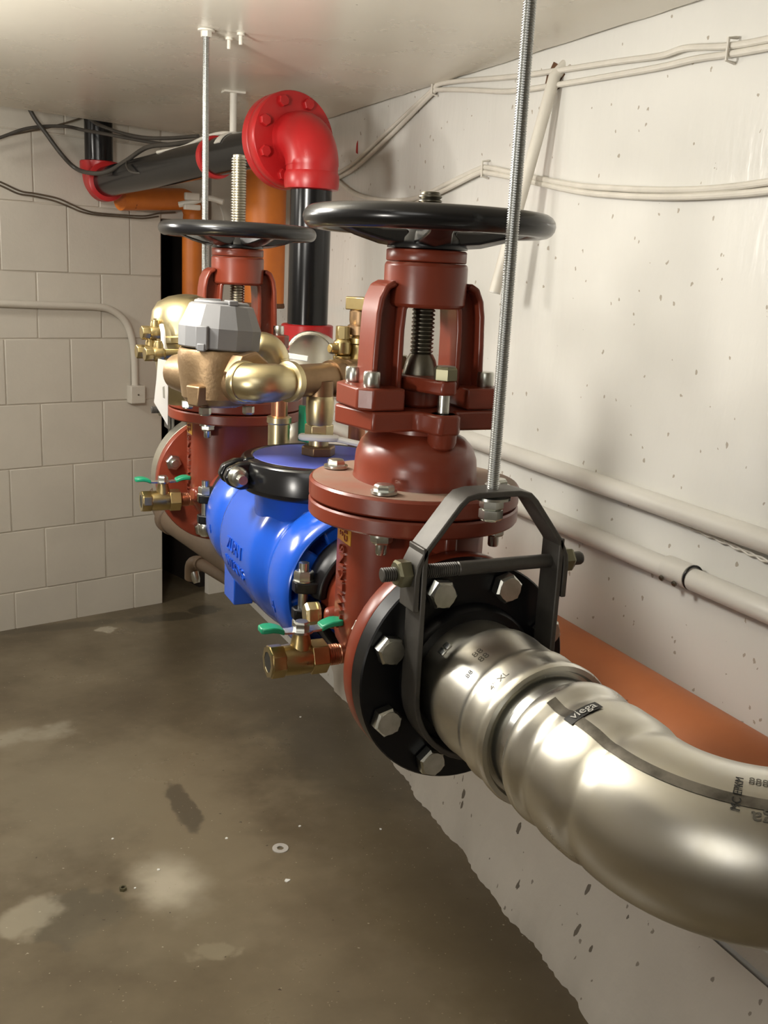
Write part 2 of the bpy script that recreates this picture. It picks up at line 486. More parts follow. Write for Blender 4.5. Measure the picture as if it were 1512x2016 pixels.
# jamb and dark recess behind the block wall, then plain wall up to the right-hand corner
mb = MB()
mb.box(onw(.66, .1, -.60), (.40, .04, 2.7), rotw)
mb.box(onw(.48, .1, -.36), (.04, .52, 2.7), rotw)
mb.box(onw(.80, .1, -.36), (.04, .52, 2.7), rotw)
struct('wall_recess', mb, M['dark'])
mb = MB().box(onw(.875, .1, -.015), (.22, .03, 2.7), rotw); mb.box(onw(.662, .82, -.06), (.17, .10, 1.38), rotw); struct('wall_back', mb, M['plaster'])

# low kerb along the foot of the right wall
mb = MB()
foot_pts = [(-1.5, .655), (-.5, .765), (.3, .832), (1.09, .897), (1.645, .945), (2.56, 1.02), (3.2, 1.03)]
rings = []
for i in range(420):
    y = -1.5 + 4.7 * i / 419
    for (ya, xa), (yb, xb) in zip(foot_pts[:-1], foot_pts[1:]):
        if ya <= y <= yb: x = xa + (xb - xa) * (y - ya) / (yb - ya)
    fz = floor_z(y); j = random.uniform(-.0026, .0026) + .004 * math.sin(y * 17) + .003 * math.sin(y * 41); k = random.uniform(-.004, .004)
    xt = min(.990, max(x + .02, .988)); zt_ = -.922
    rings.append([(x + j - .002, y, fz - .01), (x + j, y, fz + .008 + k), (x + (xt - x) * .12, y, fz + .018 + (zt_ - fz) * .09), (x + (xt - x) * .55, y, fz + (zt_ - fz) * .55),
                  (xt, y, zt_ - .004), (xt + .003, y, zt_), (xt + .005, y, zt_ - .002), (xt + .006, y, zt_ - .045), (1.04, y, zt_ - .045), (1.06, y, zt_ - .045), (1.06, y, fz - .01)])
mb.grid(rings, True, True)
struct('baseboard_right', mb, M['kerb'], sharp=50)
mb = MB().prism([(1.0045, -.922), (1.02, -.922), (1.02, -.886), (1.0095, -.892)], (0, 0, 0), (1, 0, 0), (0, 0, 1), -3.2, 1.5); struct('trim_1', mb, M['kerb'])


# ------------------------------------------------------------------ fasteners
def hexbolt(name, p, ax, r, h, parent, m, washer=0.0, shank=0.0, label=None):
    """hex head standing on p, pointing along ax"""
    ax = V(ax).normalized(); m_ = MB()
    rot = random.uniform(0, 1)
    m_.lathe([(r * .985, 0), (r, h * .08), (r, h * .80), (r * .86, h)], p, ax, 6, rot=rot)
    m_.lathe([(r * .80, h * .99), (r * .78, h * 1.03)], p, ax, 20)
    if washer: m_.lathe([(washer, -.0005), (washer, .0025)], p, ax, 24)
    if shank: m_.lathe([(r * .52, h), (r * .52, h + shank), (r * .44, h + shank + .002)], p, ax, 16)
    o = obj(name, m_, m, parent, sharp=25)
    if label: o['label'] = label
    return o


def threads(prof_r, z0, z1, pitch, depth):
    out = []; z = z0
    while z < z1 - pitch:
        out += [(prof_r - depth, z), (prof_r, z + pitch * .35), (prof_r, z + pitch * .62), (prof_r - depth, z + pitch * .97)]
        z += pitch
    out.append((prof_r - depth, z1)); return out


# ------------------------------------------------------------------ gate valve
def gate_valve(label, loc, rotz, stem_top, stem_mat):
    t = thing('gate_valve', label, 'valve', loc, rotz, None)
    R = M['red']
    # body: deep oval shell with a flat lettered rib on either side, bored barrel, end flange
    m_ = MB()
    q = [(.079, .021), (.072, .034), (.056, .051), (.030, .059), (0, .061)]
    poly = q + [(-x, y) for x, y in reversed(q[:-1])] + [(-x, -y) for x, y in q[:-1]] + [(0, -.061)] + [(x, -y) for x, y in reversed(q[:-1])]
    m_.loft(poly, [(.134, 1, 1), (.05, 1, 1), (.0, 1, 1), (-.012, .97, 1), (-.045, .74, .95), (-.068, .45, .8), (-.078, .2, .5)])
    m_.lathe([(.070, -.100), (.064, -.09), (.062, -.05), (.062, .06), (.0585, .10), (.0585, .130)], (0, 0, 0), (0, 1, 0), 40)
    m_.box((0, -.07, .118), (.014, .05, .03))
    for s in (-1, 1):
        m_.lathe([(.013, 0), (.013, .02), (.011, .03)], (s * .055, .03, .005), (s, .25, 0), 20)
    obj('body', m_, R, t, bevel=.0035, sharp=30)
    m_ = MB().lathe([(.1140, -.116), (.1148, -.114), (.1148, -.097), (.1135, -.094), (.075, -.092)], (0, 0, 0), (0, 1, 0), 64)
    obj('end_flange', m_, R, t)
    for s in (-1, 1):
        put_text('lettering', 'T-WILKINS', .0200, .0030, lambda v, s=s: V((s * (.0792 + v.z), s * (-v.y) , v.x + .052)) if s < 0 else V((.0792 + v.z, -v.y, v.x + .052)), R, t)
        m_ = MB().box((s * .0793, 0, .118), (.0012, .036, .030)); o = obj('paint_mark', m_, M['yellow'], t, bevel=.0004); o['label'] = 'yellow paint mark'
        put_text('lettering', 'C515\n250', .0120, .0012, lambda v, s=s: V((s * (.0800 + v.z), -v.y, v.x + .118)), R, t)
    # bonnet joint: two round plates
    m_ = MB().lathe([(.1125, .131), (.1140, .133), (.1140, .146), (.1125, .148), (.05, .148)], (0, 0, 0), (0, 0, 1), 64); obj('lower_bonnet_plate', m_, R, t)
    m_ = MB().lathe([(.1120, .150), (.1140, .152), (.1140, .167), (.1120, .1695), (.05, .1695)], (0, 0, 0), (0, 0, 1), 64); obj('upper_bonnet_plate', m_, R, t)
    m_ = MB().lathe([(.1105, .1694), (.1105, .1700), (.05, .1700)], (0, 0, 0), (0, 0, 1), 64); o = obj('dust_film', m_, M['dust'], t); o['label'] = 'grey-brown dust on the plate'
    for a in (45, 135, 225, 315):
        x, y = .093 * math.cos(math.radians(a)), .093 * math.sin(math.radians(a))
        hexbolt('bonnet_bolt', (x, y, .1715), (0, 0, 1), .0105, .0085, t, M['bolt'], washer=.0135)
        b = hexbolt('bonnet_nut', (x, y, .1295), (0, 0, -1), .0115, .0105, t, M['bolt'], washer=.013, shank=.010)
    # dome and seat
    m_ = MB().lathe([(.078, .169), (.0765, .173), (.0755, .190), (.0745, .197), (.069, .209), (.060, .217), (.050, .221), (.044, .223), (.044, .232)], (0, 0, 0), (0, 0, 1), 48, sx=1.0, sy=.84)
    obj('bonnet_dome', m_, R, t)
    c = .014
    e = [(-.085 + c, -.042), (-.024, -.042), (-.018, -.050), (-.016, -.066), (-.010, -.074), (.010, -.074), (.016, -.066), (.018, -.050), (.024, -.042), (.085 - c, -.042), (.085, -.042 + c)]
    poly = e + [(-x, -y) for x, y in e]
    m_ = MB().prism(poly, (0, 0, 0), (1, 0, 0), (0, 1, 0), .228, .249)
    m_.lathe([(.012, .212), (.015, .220), (.0155, .249)], (0, -.058, 0), (0, 0, 1), 20); m_.lathe([(.012, .212), (.015, .220), (.0155, .249)], (0, .058, 0), (0, 0, 1), 20)
    obj('bonnet_seat', m_, R, t, bevel=.003)
    # yoke: two feet, two channelled arms, a head
    m_ = MB()
    for s in (-1, 1):
        f_ = [(s * .036, -.042), (s * (.085 - c), -.042), (s * .084, -.042 + c), (s * .084, .042 - c), (s * (.085 - c), .042), (s * .036, .042)]
        m_.prism(f_ if s > 0 else f_[::-1], (0, 0, 0), (1, 0, 0), (0, 1, 0), .250, .272)
        outer = [(s * .0620, .268), (s * .0605, .315), (s * .0590, .345), (s * .0565, .360), (s * .051, .3715), (s * .042, .376)]
        m_.strip(outer, .0065, (0, 0, 0), (1, 0, 0), (0, 0, 1), -.021, .021)
        inner = [(s * .0340, .268), (s * .0335, .330), (s * .0320, .350), (s * .028, .358)]
        m_.strip(inner, .0065, (0, 0, 0), (1, 0, 0), (0, 0, 1), -.021, .021)
        web = [(s * .0345, .268), (s * .0615, .268), (s * .0598, .345), (s * .052, .370), (s * .034, .372)]
        m_.prism(web if s > 0 else web[::-1], (0, 0, 0), (1, 0, 0), (0, 0, 1), -.006, .006)
    m_.lathe([(.0395, .352), (.0425, .356), (.0432, .372), (.0432, .3955), (.041, .397)], (0, 0, 0), (0, 0, 1), 40)
    obj('yoke', m_, R, t, bevel=.0022, sharp=30)
    m_ = MB().lathe([(.0418, .3975), (.0425, .399), (.0425, .4085), (.0415, .410)], (0, 0, 0), (0, 0, 1), 12, rot=.26); obj('yoke_cap', m_, R, t, bevel=.0012)
    for s in (-1, 1):
        for y in (-.024, .024):
            m_ = MB().lathe([(.0086, .272), (.0090, .273), (.0090, .286), (.0082, .2878)], (s * .066, y, 0), (0, 0, 1), 20); obj('yoke_bolt', m_, M['bolt'], t)
    # gland follower with its two bolts
    e = [(-.022, -.026), (-.014, -.052), (-.008, -.068), (.008, -.068), (.014, -.052), (.022, -.026), (.030, 0)]
    m_ = MB().prism(e + [(-x, -y) for x, y in e], (0, 0, 0), (1, 0, 0), (0, 1, 0), .268, .283); m_.lathe([(.022, .249), (.022, .27)], (0, 0, 0), (0, 0, 1), 24)
    obj('gland', m_, R, t, bevel=.003)
    for y in (-.057, .057):
        m_ = MB().cyl((0, y, .249), (0, y, .268), .0062, 16); obj('gland_stud', m_, M['bolt'], t)
        hexbolt('gland_nut', (0, y, .2832), (0, 0, 1), .0125, .0135, t, M['olive'], label='olive-green gland nut')
    # stem
    m_ = MB().lathe([(.019, .283), (.0175, .290), (.0155, .298), (.0122, .304)] + threads(.0122, .305, stem_top, .0042, .0022) + [(.0095, stem_top + .001)], (0, 0, 0), (0, 0, 1), 24)
    obj('stem', m_, stem_mat, t, sharp=20)
    # handwheel
    m_ = MB().ring((0, 0, .4375), (0, 0, 1), .1165, .0125, 72, 16, flat=.95); w = obj('handwheel', m_, M['black'], t)
    m_ = MB().lathe([(.0330, .4105), (.0415, .4110), (.0420, .4150), (.040, .421), (.034, .427), (.030, .438), (.0125, .439)], (0, 0, 0), (0, 0, 1), 32); obj('hub', m_, M['black'], w)
    for k in range(5):
        a = math.radians(36 + 72 * k); d = V((math.cos(a), math.sin(a), 0)); n = V((-d.y, d.x, 0)); m_ = MB(); rings = []
        for r_, hw, zb, zt in ((.030, .021, .411, .429), (.055, .0165, .4135, .4285), (.082, .0125, .4205, .433), (.110, .0125, .431, .443)):
            p = d * r_
            rings.append([p - n * hw + V((0, 0, zb + .004)), p + V((0, 0, zb)), p + n * hw + V((0, 0, zb + .004)), p + n * hw * .8 + V((0, 0, zt)), p - n * hw * .8 + V((0, 0, zt))])
        m_.grid(rings); obj('spoke', m_, M['black'], w, bevel=.002)
    return t


gate_valve('brick-red gate valve with its stem barely showing above the large black handwheel', (X0, .945, Z0), 0.0, .466, M['dark_stem'])
gate_valve('brick-red gate valve with long bare threaded stem raised above its black handwheel', (X0, 1.645, Z0), PI, .556, M['stem'])

# lid of steel stem over the near wheel is the same stem; bright end seen above the rim

# ------------------------------------------------------------------ grooved couplings at both ends of the blue body
def coupling(label, y):
    t = thing('pipe_coupling', label, 'coupling', (X0, y, Z0), 0)
    for s, nm in ((1, 'upper'), (-1, 'lower')):
        m_ = MB(); rings = []
        for i in range(25):
            a = PI * i / 24; d = V((math.cos(a), 0, s * math.sin(a)))
            off = V((0, 0, s * .004))
            rings.append([d * .0600 + off + V((0, -.022, 0)), d * .0690 + off + V((0, -.023, 0)), d * .0730 + off + V((0, -.012, 0)), d * .0730 + off + V((0, .012, 0)), d * .0690 + off + V((0, .023, 0)), d * .0600 + off + V((0, .022, 0))])
        m_.grid(rings)
        for q in (-1, 1):
            m_.prism([(q * .062, -.018), (q * .080, -.015), (q * .0935, -.007), (q * .0935, .007), (q * .080, .015), (q * .062, .018)][::q], (0, 0, 0), (1, 0, 0), (0, 1, 0), *((.010, .024) if s > 0 else (-.024, -.010)))
        obj('housing', m_, M['flange'], t, bevel=.002)
    for q in (-1, 1):
        m_ = MB().cyl((q * .081, 0, -.045), (q * .081, 0, .046), .0062, 16); o = obj('bolt', m_, M['bolt'], t)
        m_ = MB().lathe([(.0120, .0245), (.0120, .034), (.0105, .0365)], (q * .081, 0, 0), (0, 0, 1), 6, rot=.3); m_.washer((q * .081, 0, .024), (0, 0, 1), .013, .006, .001); obj('nut', m_, M['bolt'], o)
        m_ = MB().lathe([(.0075, -.046), (.0115, -.041), (.0125, -.033), (.0125, -.026), (.0115, -.0245)], (q * .081, 0, 0), (0, 0, 1), 20); obj('bolt_head', m_, M['bolt'], o)
    return t


coupling('black grooved coupling at the near end of the blue body beside the pale brass plug', 1.062)
coupling('black grooved coupling at the far end of the blue body below the grey meter', 1.53)

# ------------------------------------------------------------------ blue check valve body
BY = 1.236
t = thing('check_valve', 'glossy blue double check valve body between the two red gate valves', 'valve', (X0, 1.30, Z0))
m_ = MB()
L = lambda y: y - 1.30
prof = [(.0585, L(1.062)), (.0585, L(1.10)), (.066, L(1.100)), (.066, L(1.118)), (.0860, L(1.118)), (.0885, L(1.083)), (.0905, L(1.0785)), (.0940, L(1.0765)), (.0975, L(1.079)), (.1005, L(1.087)), (.1028, L(1.101)), (.1035, L(1.117)), (.1028, L(1.131)), (.1000, L(1.143)), (.0955, L(1.152)), (.0915, L(1.160)), (.0900, L(1.168)), (.0903, L(1.175)), (.0935, L(1.183)), (.0985, L(1.191)), (.1030, L(1.200)), (.1050, L(1.210)),
        (.1057, L(1.225)), (.1060, L(1.29)), (.1056, L(1.345)), (.1040, L(1.356)), (.1000, L(1.366)), (.0945, L(1.375)), (.0905, L(1.383)), (.0890, L(1.391)), (.0900, L(1.399)), (.0930, L(1.409)), (.0960, L(1.421)), (.0972, L(1.437)), (.0970, L(1.455)), (.0955, L(1.470)), (.0920, L(1.482)), (.0860, L(1.492)), (.0785, L(1.500)), (.068, L(1.505)), (.0585, L(1.508)), (.0585, L(1.53))]
m_.lathe(prof, (0, 0, 0), (0, 1, 0), 72)
m_.lathe([(.086, .02), (.086, .088), (.088, .094), (.088, .100)], (0, L(BY), 0), (0, 0, 1), 56)
obj('body', m_, M['blue'], t, sharp=55)
for a in (200, 155, 110, 65, 20, 290):
    d = V((math.cos(math.radians(a)), 0, math.sin(math.radians(a)))); n = V((-d.z, 0, d.x))
    m_ = MB(); rings = []
    for r_, hw in ((.064, .018), (.089, .021)):
        rings.append([d * r_ - n * hw + V((0, L(1.086), 0)), d * r_ + n * hw + V((0, L(1.086), 0)), d * r_ + n * hw + V((0, L(1.125), 0)), d * r_ - n * hw + V((0, L(1.125), 0))])
    m_.grid(rings); obj('stop_rib', m_, M['blue'], t, bevel=.003)
for q in (-1, 1): obj('foot', MB().box((q * .062, L(1.400), -.082), (.030, .055, .062)), M['blue'], t, bevel=.002)


def on_cyl(r, th0, yc, dirv=-1):
    """text x runs towards the viewer along the barrel, text y climbs the barrel on its left side"""
    def fn(v):
        a = math.radians(th0) - v.y / r
        rr = r + v.z
        return V((rr * math.cos(a), yc - v.x, rr * math.sin(a)))
    return fn


put_text('lettering', 'ZURN', .026, .0020, on_cyl(.1058, 177, L(1.275)), M['blue'], t)
put_text('lettering', 'WILKINS', .022, .0020, on_cyl(.1058, 192, L(1.275)), M['blue'], t)
put_text('lettering', '4', .024, .0012, on_cyl(.1030, 194, L(1.115)), M['blue'], t)
put_text('lettering', '4', .020, .0012, on_cyl(.0970, 186, L(1.440)), M['blue'], t)
# lid, clamp ring in two halves, clamp bolts
m_ = MB().lathe([(.086, .108), (.0905, .110), (.0905, .1375), (.0885, .1395), (.030, .1405)], (0, L(BY), 0), (0, 0, 1), 56); obj('lid', m_, M['blue_lid'], t)
for s in (-1, 1):
    m_ = MB(); rings = []
    for i in range(29):
        a = PI * i / 28; d = V((math.cos(a), s * math.sin(a), 0)); o_ = V((0, L(BY) + s * .003, 0))
        rings.append([o_ + d * .088 + V((0, 0, .0975)), o_ + d * .102 + V((0, 0, .0955)), o_ + d * .106 + V((0, 0, .101)), o_ + d * .106 + V((0, 0, .130)), o_ + d * .103 + V((0, 0, .1385)), o_ + d * .0885 + V((0, 0, .1405))])
    m_.grid(rings)
    for q in (-1, 1):
        pl = [(q * .100, .102), (q * .115, .101), (q * .131, .108), (q * .136, .118), (q * .131, .130), (q * .115, .137), (q * .098, .138)]
        a0, a1 = (L(BY) + .006, L(BY) + .020) if s > 0 else (L(BY) - .020, L(BY) - .006)
        m_.prism(pl, (0, 0, 0), (1, 0, 0), (0, 0, 1), -a0, -a1)
    obj('clamp', m_, M['black'], t, bevel=.003)
for q in (-1, 1):
    m_ = MB().cyl((q * .119, L(BY) - .045, .1195), (q * .119, L(BY) + .034, .1195), .0060, 16)
    o = obj('clamp_bolt', m_, M['bolt'], t)
    m_ = MB().lathe([(.0135, .0195), (.0132, .026), (.0105, .031), (.0055, .0335)], (q * .119, L(BY), .1195), (0, -1, 0), 24); obj('bolt_head', m_, M['bolt'], o)
    hexbolt('nut', (q * .119, L(BY) + .0205, .1195), (0, 1, 0), .0115, .010, o, M['bolt'])

# ------------------------------------------------------------------ companion flange, pressed sleeve, nipple, elbow
FY = .806


def pipe_flange(label, y, s, m, th=.023):
    t = thing('pipe_flange', label, 'flange', (X0, y, Z0), 0)
    m_ = MB().lathe([(.1130, 0), (.1145, .0015), (.1145, th - .0015), (.1130, th), (.06, th)], (0, 0, 0), (0, s, 0), 72)
    m_.lathe([(.0690, -.014), (.0720, -.010), (.0735, 0.001)], (0, 0, 0), (0, s, 0), 48)
    obj('ring', m_, m, t)
    for k in range(8):
        a = math.radians(22.5 + 45 * k); p = V((.09525 * math.cos(a), 0, .09525 * math.sin(a)))
        hexbolt('flange_bolt', p + V((0, -s * .002, 0)), (0, -s, 0), .0150, .0125, t, M['bolt'])
        b = hexbolt('flange_nut', p + V((0, s * (.023 + th), 0)), (0, s, 0), .0140, .013, t, M['bolt'], shank=.007)
    return t


pipe_flange('gloss black bolted pipe flange facing the viewer behind the black clevis hanger', FY, 1, M['flange'])
pipe_flange('pale grey bolted pipe flange behind the valve with the raised stem', 1.800, -1, M['galv'], .040)


def sleeve(label, y, s, big=True):
    t = thing('pressed_sleeve', label, 'pipe fitting', (X0, y, Z0))
    P = [(.0600, .000), (.0610, .010), (.0600, .026), (.0612, .034), (.0655, .042), (.0660, .050), (.0650, .058), (.0645, .092), (.0652, .098), (.0668, .101), (.0662, .106), (.0655, .112), (.0658, .126), (.0676, .131), (.0678, .137), (.0664, .1405), (.0620, .1405), (.0600, .135)]
    obj('sleeve', MB().lathe([(r, -s * h) for r, h in P], (0, 0, 0), (0, 1, 0), 64), M['galv'], t, sharp=50)
    return t


SY = .795
st = sleeve('galvanized pressed sleeve coming out of the black flange inside the hanger', SY, 1)


def cylmap(r, th0, y0, loc):
    """text x runs round the barrel (towards +X over the top), text y towards the flange"""
    def fn(v):
        a = math.radians(th0) - v.x / r; rr = r + v.z
        return V((X0 - loc[0] + rr * math.cos(a), y0 - loc[1] + v.y, Z0 - loc[2] + rr * math.sin(a)))
    return fn


SL = (X0, SY, Z0)
put_text('stamped_text', '88\n88', .011, .0003, cylmap(.0646, 122, .722, SL), M['faint_ink'], st)
put_text('stamped_text', '88', .008, .0003, cylmap(.0646, 140, .714, SL), M['ink'], st)
put_text('stamped_text', '4" XL', .009, .0003, cylmap(.0657, 130, .676, SL), M['faint_ink'], st)
for a in (132, 139):
    d = V((math.cos(math.radians(a)), 0, math.sin(math.radians(a))))
    m_ = MB().box(d * .0612 + V((0, -.022, 0)), (.006, .009, .002), Matrix.Rotation(-math.radians(a - 90), 3, 'Y')); obj('crimp_mark', m_, M['zinc'], st, bevel=.0006)

m_ = MB().lathe([(.0570, 0), (.0572, .002), (.0572, .075), (.0570, .08)], (X0, .598, Z0), (0, 1, 0), 64)
tag(obj('pipe_nipple', m_, M['zinc']), 'short bright zinc pipe end between the pressed sleeve and the big elbow', 'pipe')

EB = .535; ER = .10
et = thing('pipe_elbow', 'large galvanized pressed elbow sweeping out of the picture past the black flange', 'pipe fitting', (X0, EB, Z0))
PR = [(.0580, .099), (.0610, .0965), (.0635, .0925), (.0652, .087), (.0655, .082), (.0648, .077), (.0618, .071), (.0607, .066), (.0612, .061), (.0635, .055), (.0645, .049), (.0645, .030), (.0640, .020), (.0622, .012), (.0602, .005), (.0606, -.001)]
pts = [V((0, h, 0)) for r, h in PR]; rs = [r for r, h in PR]
bp = bend((0, -.003, 0), (0, -1, 0), (1, 0, 0), ER, 20)
pts += bp; rs += [.0615] * len(bp)
e0 = bp[-1]
for r, h in reversed(PR): pts.append(e0 + V((h + .004, 0, 0))); rs.append(r)
obj('elbow_body', MB().tube(pts, rs, 72), M['galv'], et, sharp=60)
m_ = MB().cyl(V((X0, EB, Z0)) + e0 + V((.07, 0, 0)), (1.012, EB + e0.y, Z0), .0572, 48)
tag(obj('steel_pipe', m_, M['zinc']), 'zinc pipe running from the big pressed elbow into the right wall', 'pipe')


def surf(s, th, eps):
    """a point on the elbow: s metres along its centre line from the mouth, th degrees round (0 = inner side, 90 = up)"""
    a = math.radians(th)
    if s < .102:
        h = .099 - s
        r = next((PR[i][0] + (PR[i + 1][0] - PR[i][0]) * (PR[i][1] - h) / (PR[i][1] - PR[i + 1][1]) for i in range(len(PR) - 1) if PR[i][1] >= h >= PR[i + 1][1]), .0615) + eps
        return V((r * math.cos(a), h, r * math.sin(a)))
    f = (s - .102) / ER; r = .0615 + eps
    c = V((ER * (1 - math.cos(f)), -.003 - ER * math.sin(f), 0)); n = V((math.cos(f), math.sin(f), 0))
    return c + n * (r * math.cos(a)) + V((0, 0, r * math.sin(a)))


def elbow_strip(name, s0, s1, th, w, m, eps=.0005, n=40):
    mb = MB(); b = 0; rings = []
    for i in range(n + 1):
        s = s0 + (s1 - s0) * i / n; hw = math.degrees(w / 2 / .0615)
        rings.append([surf(s, th - hw + hw * 2 * j / 4, eps) for j in range(5)])
    mb.grid(rings, False, False); return obj(name, mb, m, et)


elbow_strip('printed_stripe', .020, .102 + ER * PI / 2, 118, .0085, M['stripe'])
mb = MB(); mb.grid([[surf(.0465 + (.0115) * i / 6, 97 + 27 * j / 10, .0009) for j in range(11)] for i in range(7)], False, False)
lab = obj('maker_label', mb, M['ink'], et); lab['label'] = 'small black label with pale lettering'
put_text('label_text', 'viega', .0110, .0002, lambda v: surf(.0520 - v.y * 1.0, 110 - math.degrees(v.x / .0615), .0014 + v.z), M['label_white'], lab)
put_text('stamped_text', 'viega', .013, .0002, lambda v: surf(.197 - v.x, 128 - math.degrees(-v.y / .0615), .0008 + v.z), M['faint_ink'], et)
put_text('stamped_text', 'MC EPKM', .0068, .0002, lambda v: surf(.177 - v.y, 113 - math.degrees(v.x / .0615), .0010 + v.z), M['ink'], et)
put_text('stamped_text', '8888', .008, .0002, lambda v: surf(.190 + v.x, 100 - math.degrees(v.y / .0615), .0008 + v.z), M['faint_ink'], et)


# ------------------------------------------------------------------ clevis hangers and threaded rods
def hanger(label, y):
    t = thing('clevis_hanger', label, 'pipe hanger', (X0, y, Z0))
    w = .0155
    up = [(-.0805, .085), (-.0805, .118), (-.0790, .128), (-.072, .142), (-.040, .183), (-.033, .1895), (-.022, .192), (.022, .192), (.033, .1895), (.040, .183), (.072, .142), (.0790, .128), (.0805, .118), (.0805, .085)]
    m_ = MB().strip(up, .0055, (0, 0, 0), (1, 0, 0), (0, 0, 1), -w, w); obj('upper_strap', m_, M['strap'], t, bevel=.0012)
    lo = [(-.0735, .145), (-.0735, .0)]
    for i in range(1, 20):
        a = PI + PI * i / 20; lo.append((.0735 * math.cos(a), .0735 * math.sin(a)))
    lo += [(.0735, .0), (.0735, .145)]
    m_ = MB().strip(lo, .0055, (0, 0, 0), (1, 0, 0), (0, 0, 1), -w, w); obj('lower_strap', m_, M['strap'], t, bevel=.0012)
    z = .119
    m_ = MB().lathe(threads(.0068, -.110, -.032, .0022, .0012) + [(.0068, -.031), (.0068, .106), (.006, .108)], (0, 0, z), (1, 0, 0), 20); obj('cross_bolt', m_, M['strap'], t, sharp=20)
    hexbolt('cross_bolt_nut', (-.0835, 0, z), (-1, 0, 0), .0135, .0125, t, M['olive'], label='dull bronze-coloured nut')
    hexbolt('cross_bolt_head', (.0835, 0, z), (1, 0, 0), .0125, .012, t, M['olive'])
    m_ = MB().washer((0, 0, .1875), (0, 0, -1), .0175, .0065, .0025); obj('washer', m_, M['bolt'], t)
    hexbolt('rod_nut', (0, 0, .1848), (0, 0, -1), .0115, .010, t, M['bolt'])
    hexbolt('lock_nut', (0, 0, .1745), (0, 0, -1), .0115, .010, t, M['bolt'])
    return t


hanger('black steel clevis hanger straddling the pressed sleeve in front of the black flange', .780)
hanger('black steel clevis hanger mostly hidden behind the grey water meter', 1.815)


def rod(label, x, y, z0, z1, pitch):
    t = thing('threaded_rod', label, 'rod', (x, y, z0))
    m_ = MB().lathe(threads(.0058, 0, z1 - z0, pitch, .0008), (0, 0, 0), (0, 0, 1), 14); obj('rod', m_, M['steel'], t, sharp=180 if pitch > .003 else 25)
    if z1 < .40:
        m_ = MB().lathe([(.0145, 0), (.0145, -.003)], (0, 0, z1 - z0), (0, 0, 1), 24); m_.lathe([(.0095, -.003), (.0095, -.012)], (0, 0, z1 - z0), (0, 0, 1), 6); obj('ceiling_nut', m_, M['white_cable'], t, sharp=25)
    return t


rod('long zinc threaded rod rising from the near black clevis hanger to the ceiling', X0, .780, Z0 + .168, SOF - .0005, .0021)
rod('pale threaded rod hanging from the ceiling behind the smaller-looking handwheel', .460, 1.815, Z0 + .168, SOF - .0005, .0021)
# two paint-covered anchor studs beside the far rod
for k, (u, v) in enumerate(((451, 74), (474, 65))):
    r = RR @ V((u - 756.0, v - 1008.0, FPX)); p = r * (SOF / r.z)
    m_ = MB().lathe([(.0070, 0), (.0070, .004), (.0036, .0045), (.0036, .017), (.003, .019)], p, (0, 0, -1), 12)
    tag(obj('anchor_stud', m_, M['white_cable']), ['white-painted stud in the ceiling, nearer the valve of the two by the pale rod', 'white-painted stud in the ceiling, farther to the side from the pale rod'][k], 'stud')


# ------------------------------------------------------------------ brass drain valves with green tee handles
def ball_valve(label, loc, reach):
    t = thing('ball_valve', label, 'valve', loc)
    m_ = MB().lathe([(.0175, -.036), (.0185, -.035), (.0185, -.022), (.0175, -.020)], (0, 0, 0), (1, 0, 0), 8, rot=.2)
    m_.lathe([(.0165, -.021), (.0172, -.012), (.0172, .006), (.0160, .012)], (0, 0, 0), (1, 0, 0), 28)
    m_.lathe([(.0190, .010), (.0190, .028), (.0180, .029)], (0, 0, 0), (1, 0, 0), 6, rot=.1)
    m_.lathe([(.0125, .012), (.0105, .022), (.0090, .028), (.0090, .031)], (0, 0, 0), (0, 0, 1), 20)
    obj('valve_body', m_, M['brass'], t, bevel=.001, sharp=30)
    m_ = MB().lathe([(.0122, 0), (.0122, .0008), (.004, .0008)], (-.0368, 0, 0), (1, 0, 0), 24); o = obj('port', m_, M['ink'], t); o['label'] = 'dark open threaded port'
    m_ = MB().washer((-.0372, 0, 0), (1, 0, 0), .0175, .0118, .003, 8); obj('port_rim', m_, M['gold'], t)
    m_ = MB().lathe([(.0100, .026)] + threads(.0118, .028, .044, .0026, .0012) + [(.0112, .045), (.0112, reach)], (0, 0, 0), (1, 0, 0), 24); o = obj('nipple', m_, M['copper'], t, sharp=25); o['label'] = 'red-brown threaded nipple'
    # handle
    m_ = MB().lathe([(.0130, .031), (.0130, .0335)], (0, 0, 0), (0, 0, 1), 20)
    for s in (-1, 1): m_.strip([(s * .008, .0325), (s * .020, .0330), (s * .027, .0360), (s * .030, .0375)], .0022, (0, 0, 0), (1, 0, 0), (0, 0, 1), -.0075, .0075)
    h = obj('handle_plate', m_, M['zinc'], t)
    for s in (-1, 1):
        m_ = MB(); path = [(s * .021, .0340), (s * .028, .0370), (s * .034, .0385), (s * .040, .0385), (s * .0455, .0380), (s * .047, .0378)]; hw = [.0082, .0088, .0095, .0098, .0080, .0050]
        m_.grid([[V((x, -w, z + .0030)), V((x, w, z + .0030)), V((x, w * 1.05, z - .0030)), V((x, -w * 1.05, z - .0030))] for (x, z), w in zip(path, hw)])
        o = obj('grip', m_, M['green'], h, bevel=.002); o['label'] = 'green plastic-dipped grip'
    hexbolt('handle_nut', (0, 0, .0335), (0, 0, 1), .0088, .0090, t, M['bolt'])
    return t


ball_valve('brass ball valve with green tee handle low on the nearer gate valve', (.347, .945, -.4125), .085)
ball_valve('brass ball valve with green tee handle low on the far gate valve', (.347, 1.645, -.399), .085)
hexbolt('brass_plug', (.389, 1.005, -.386), (-1, .1, 0), .0135, .016, None, M['gold'], washer=.0135)
tag(bpy.data.objects['brass_plug'], 'pale brass hex plug screwed into the nearer valve beside the black coupling', 'plug')

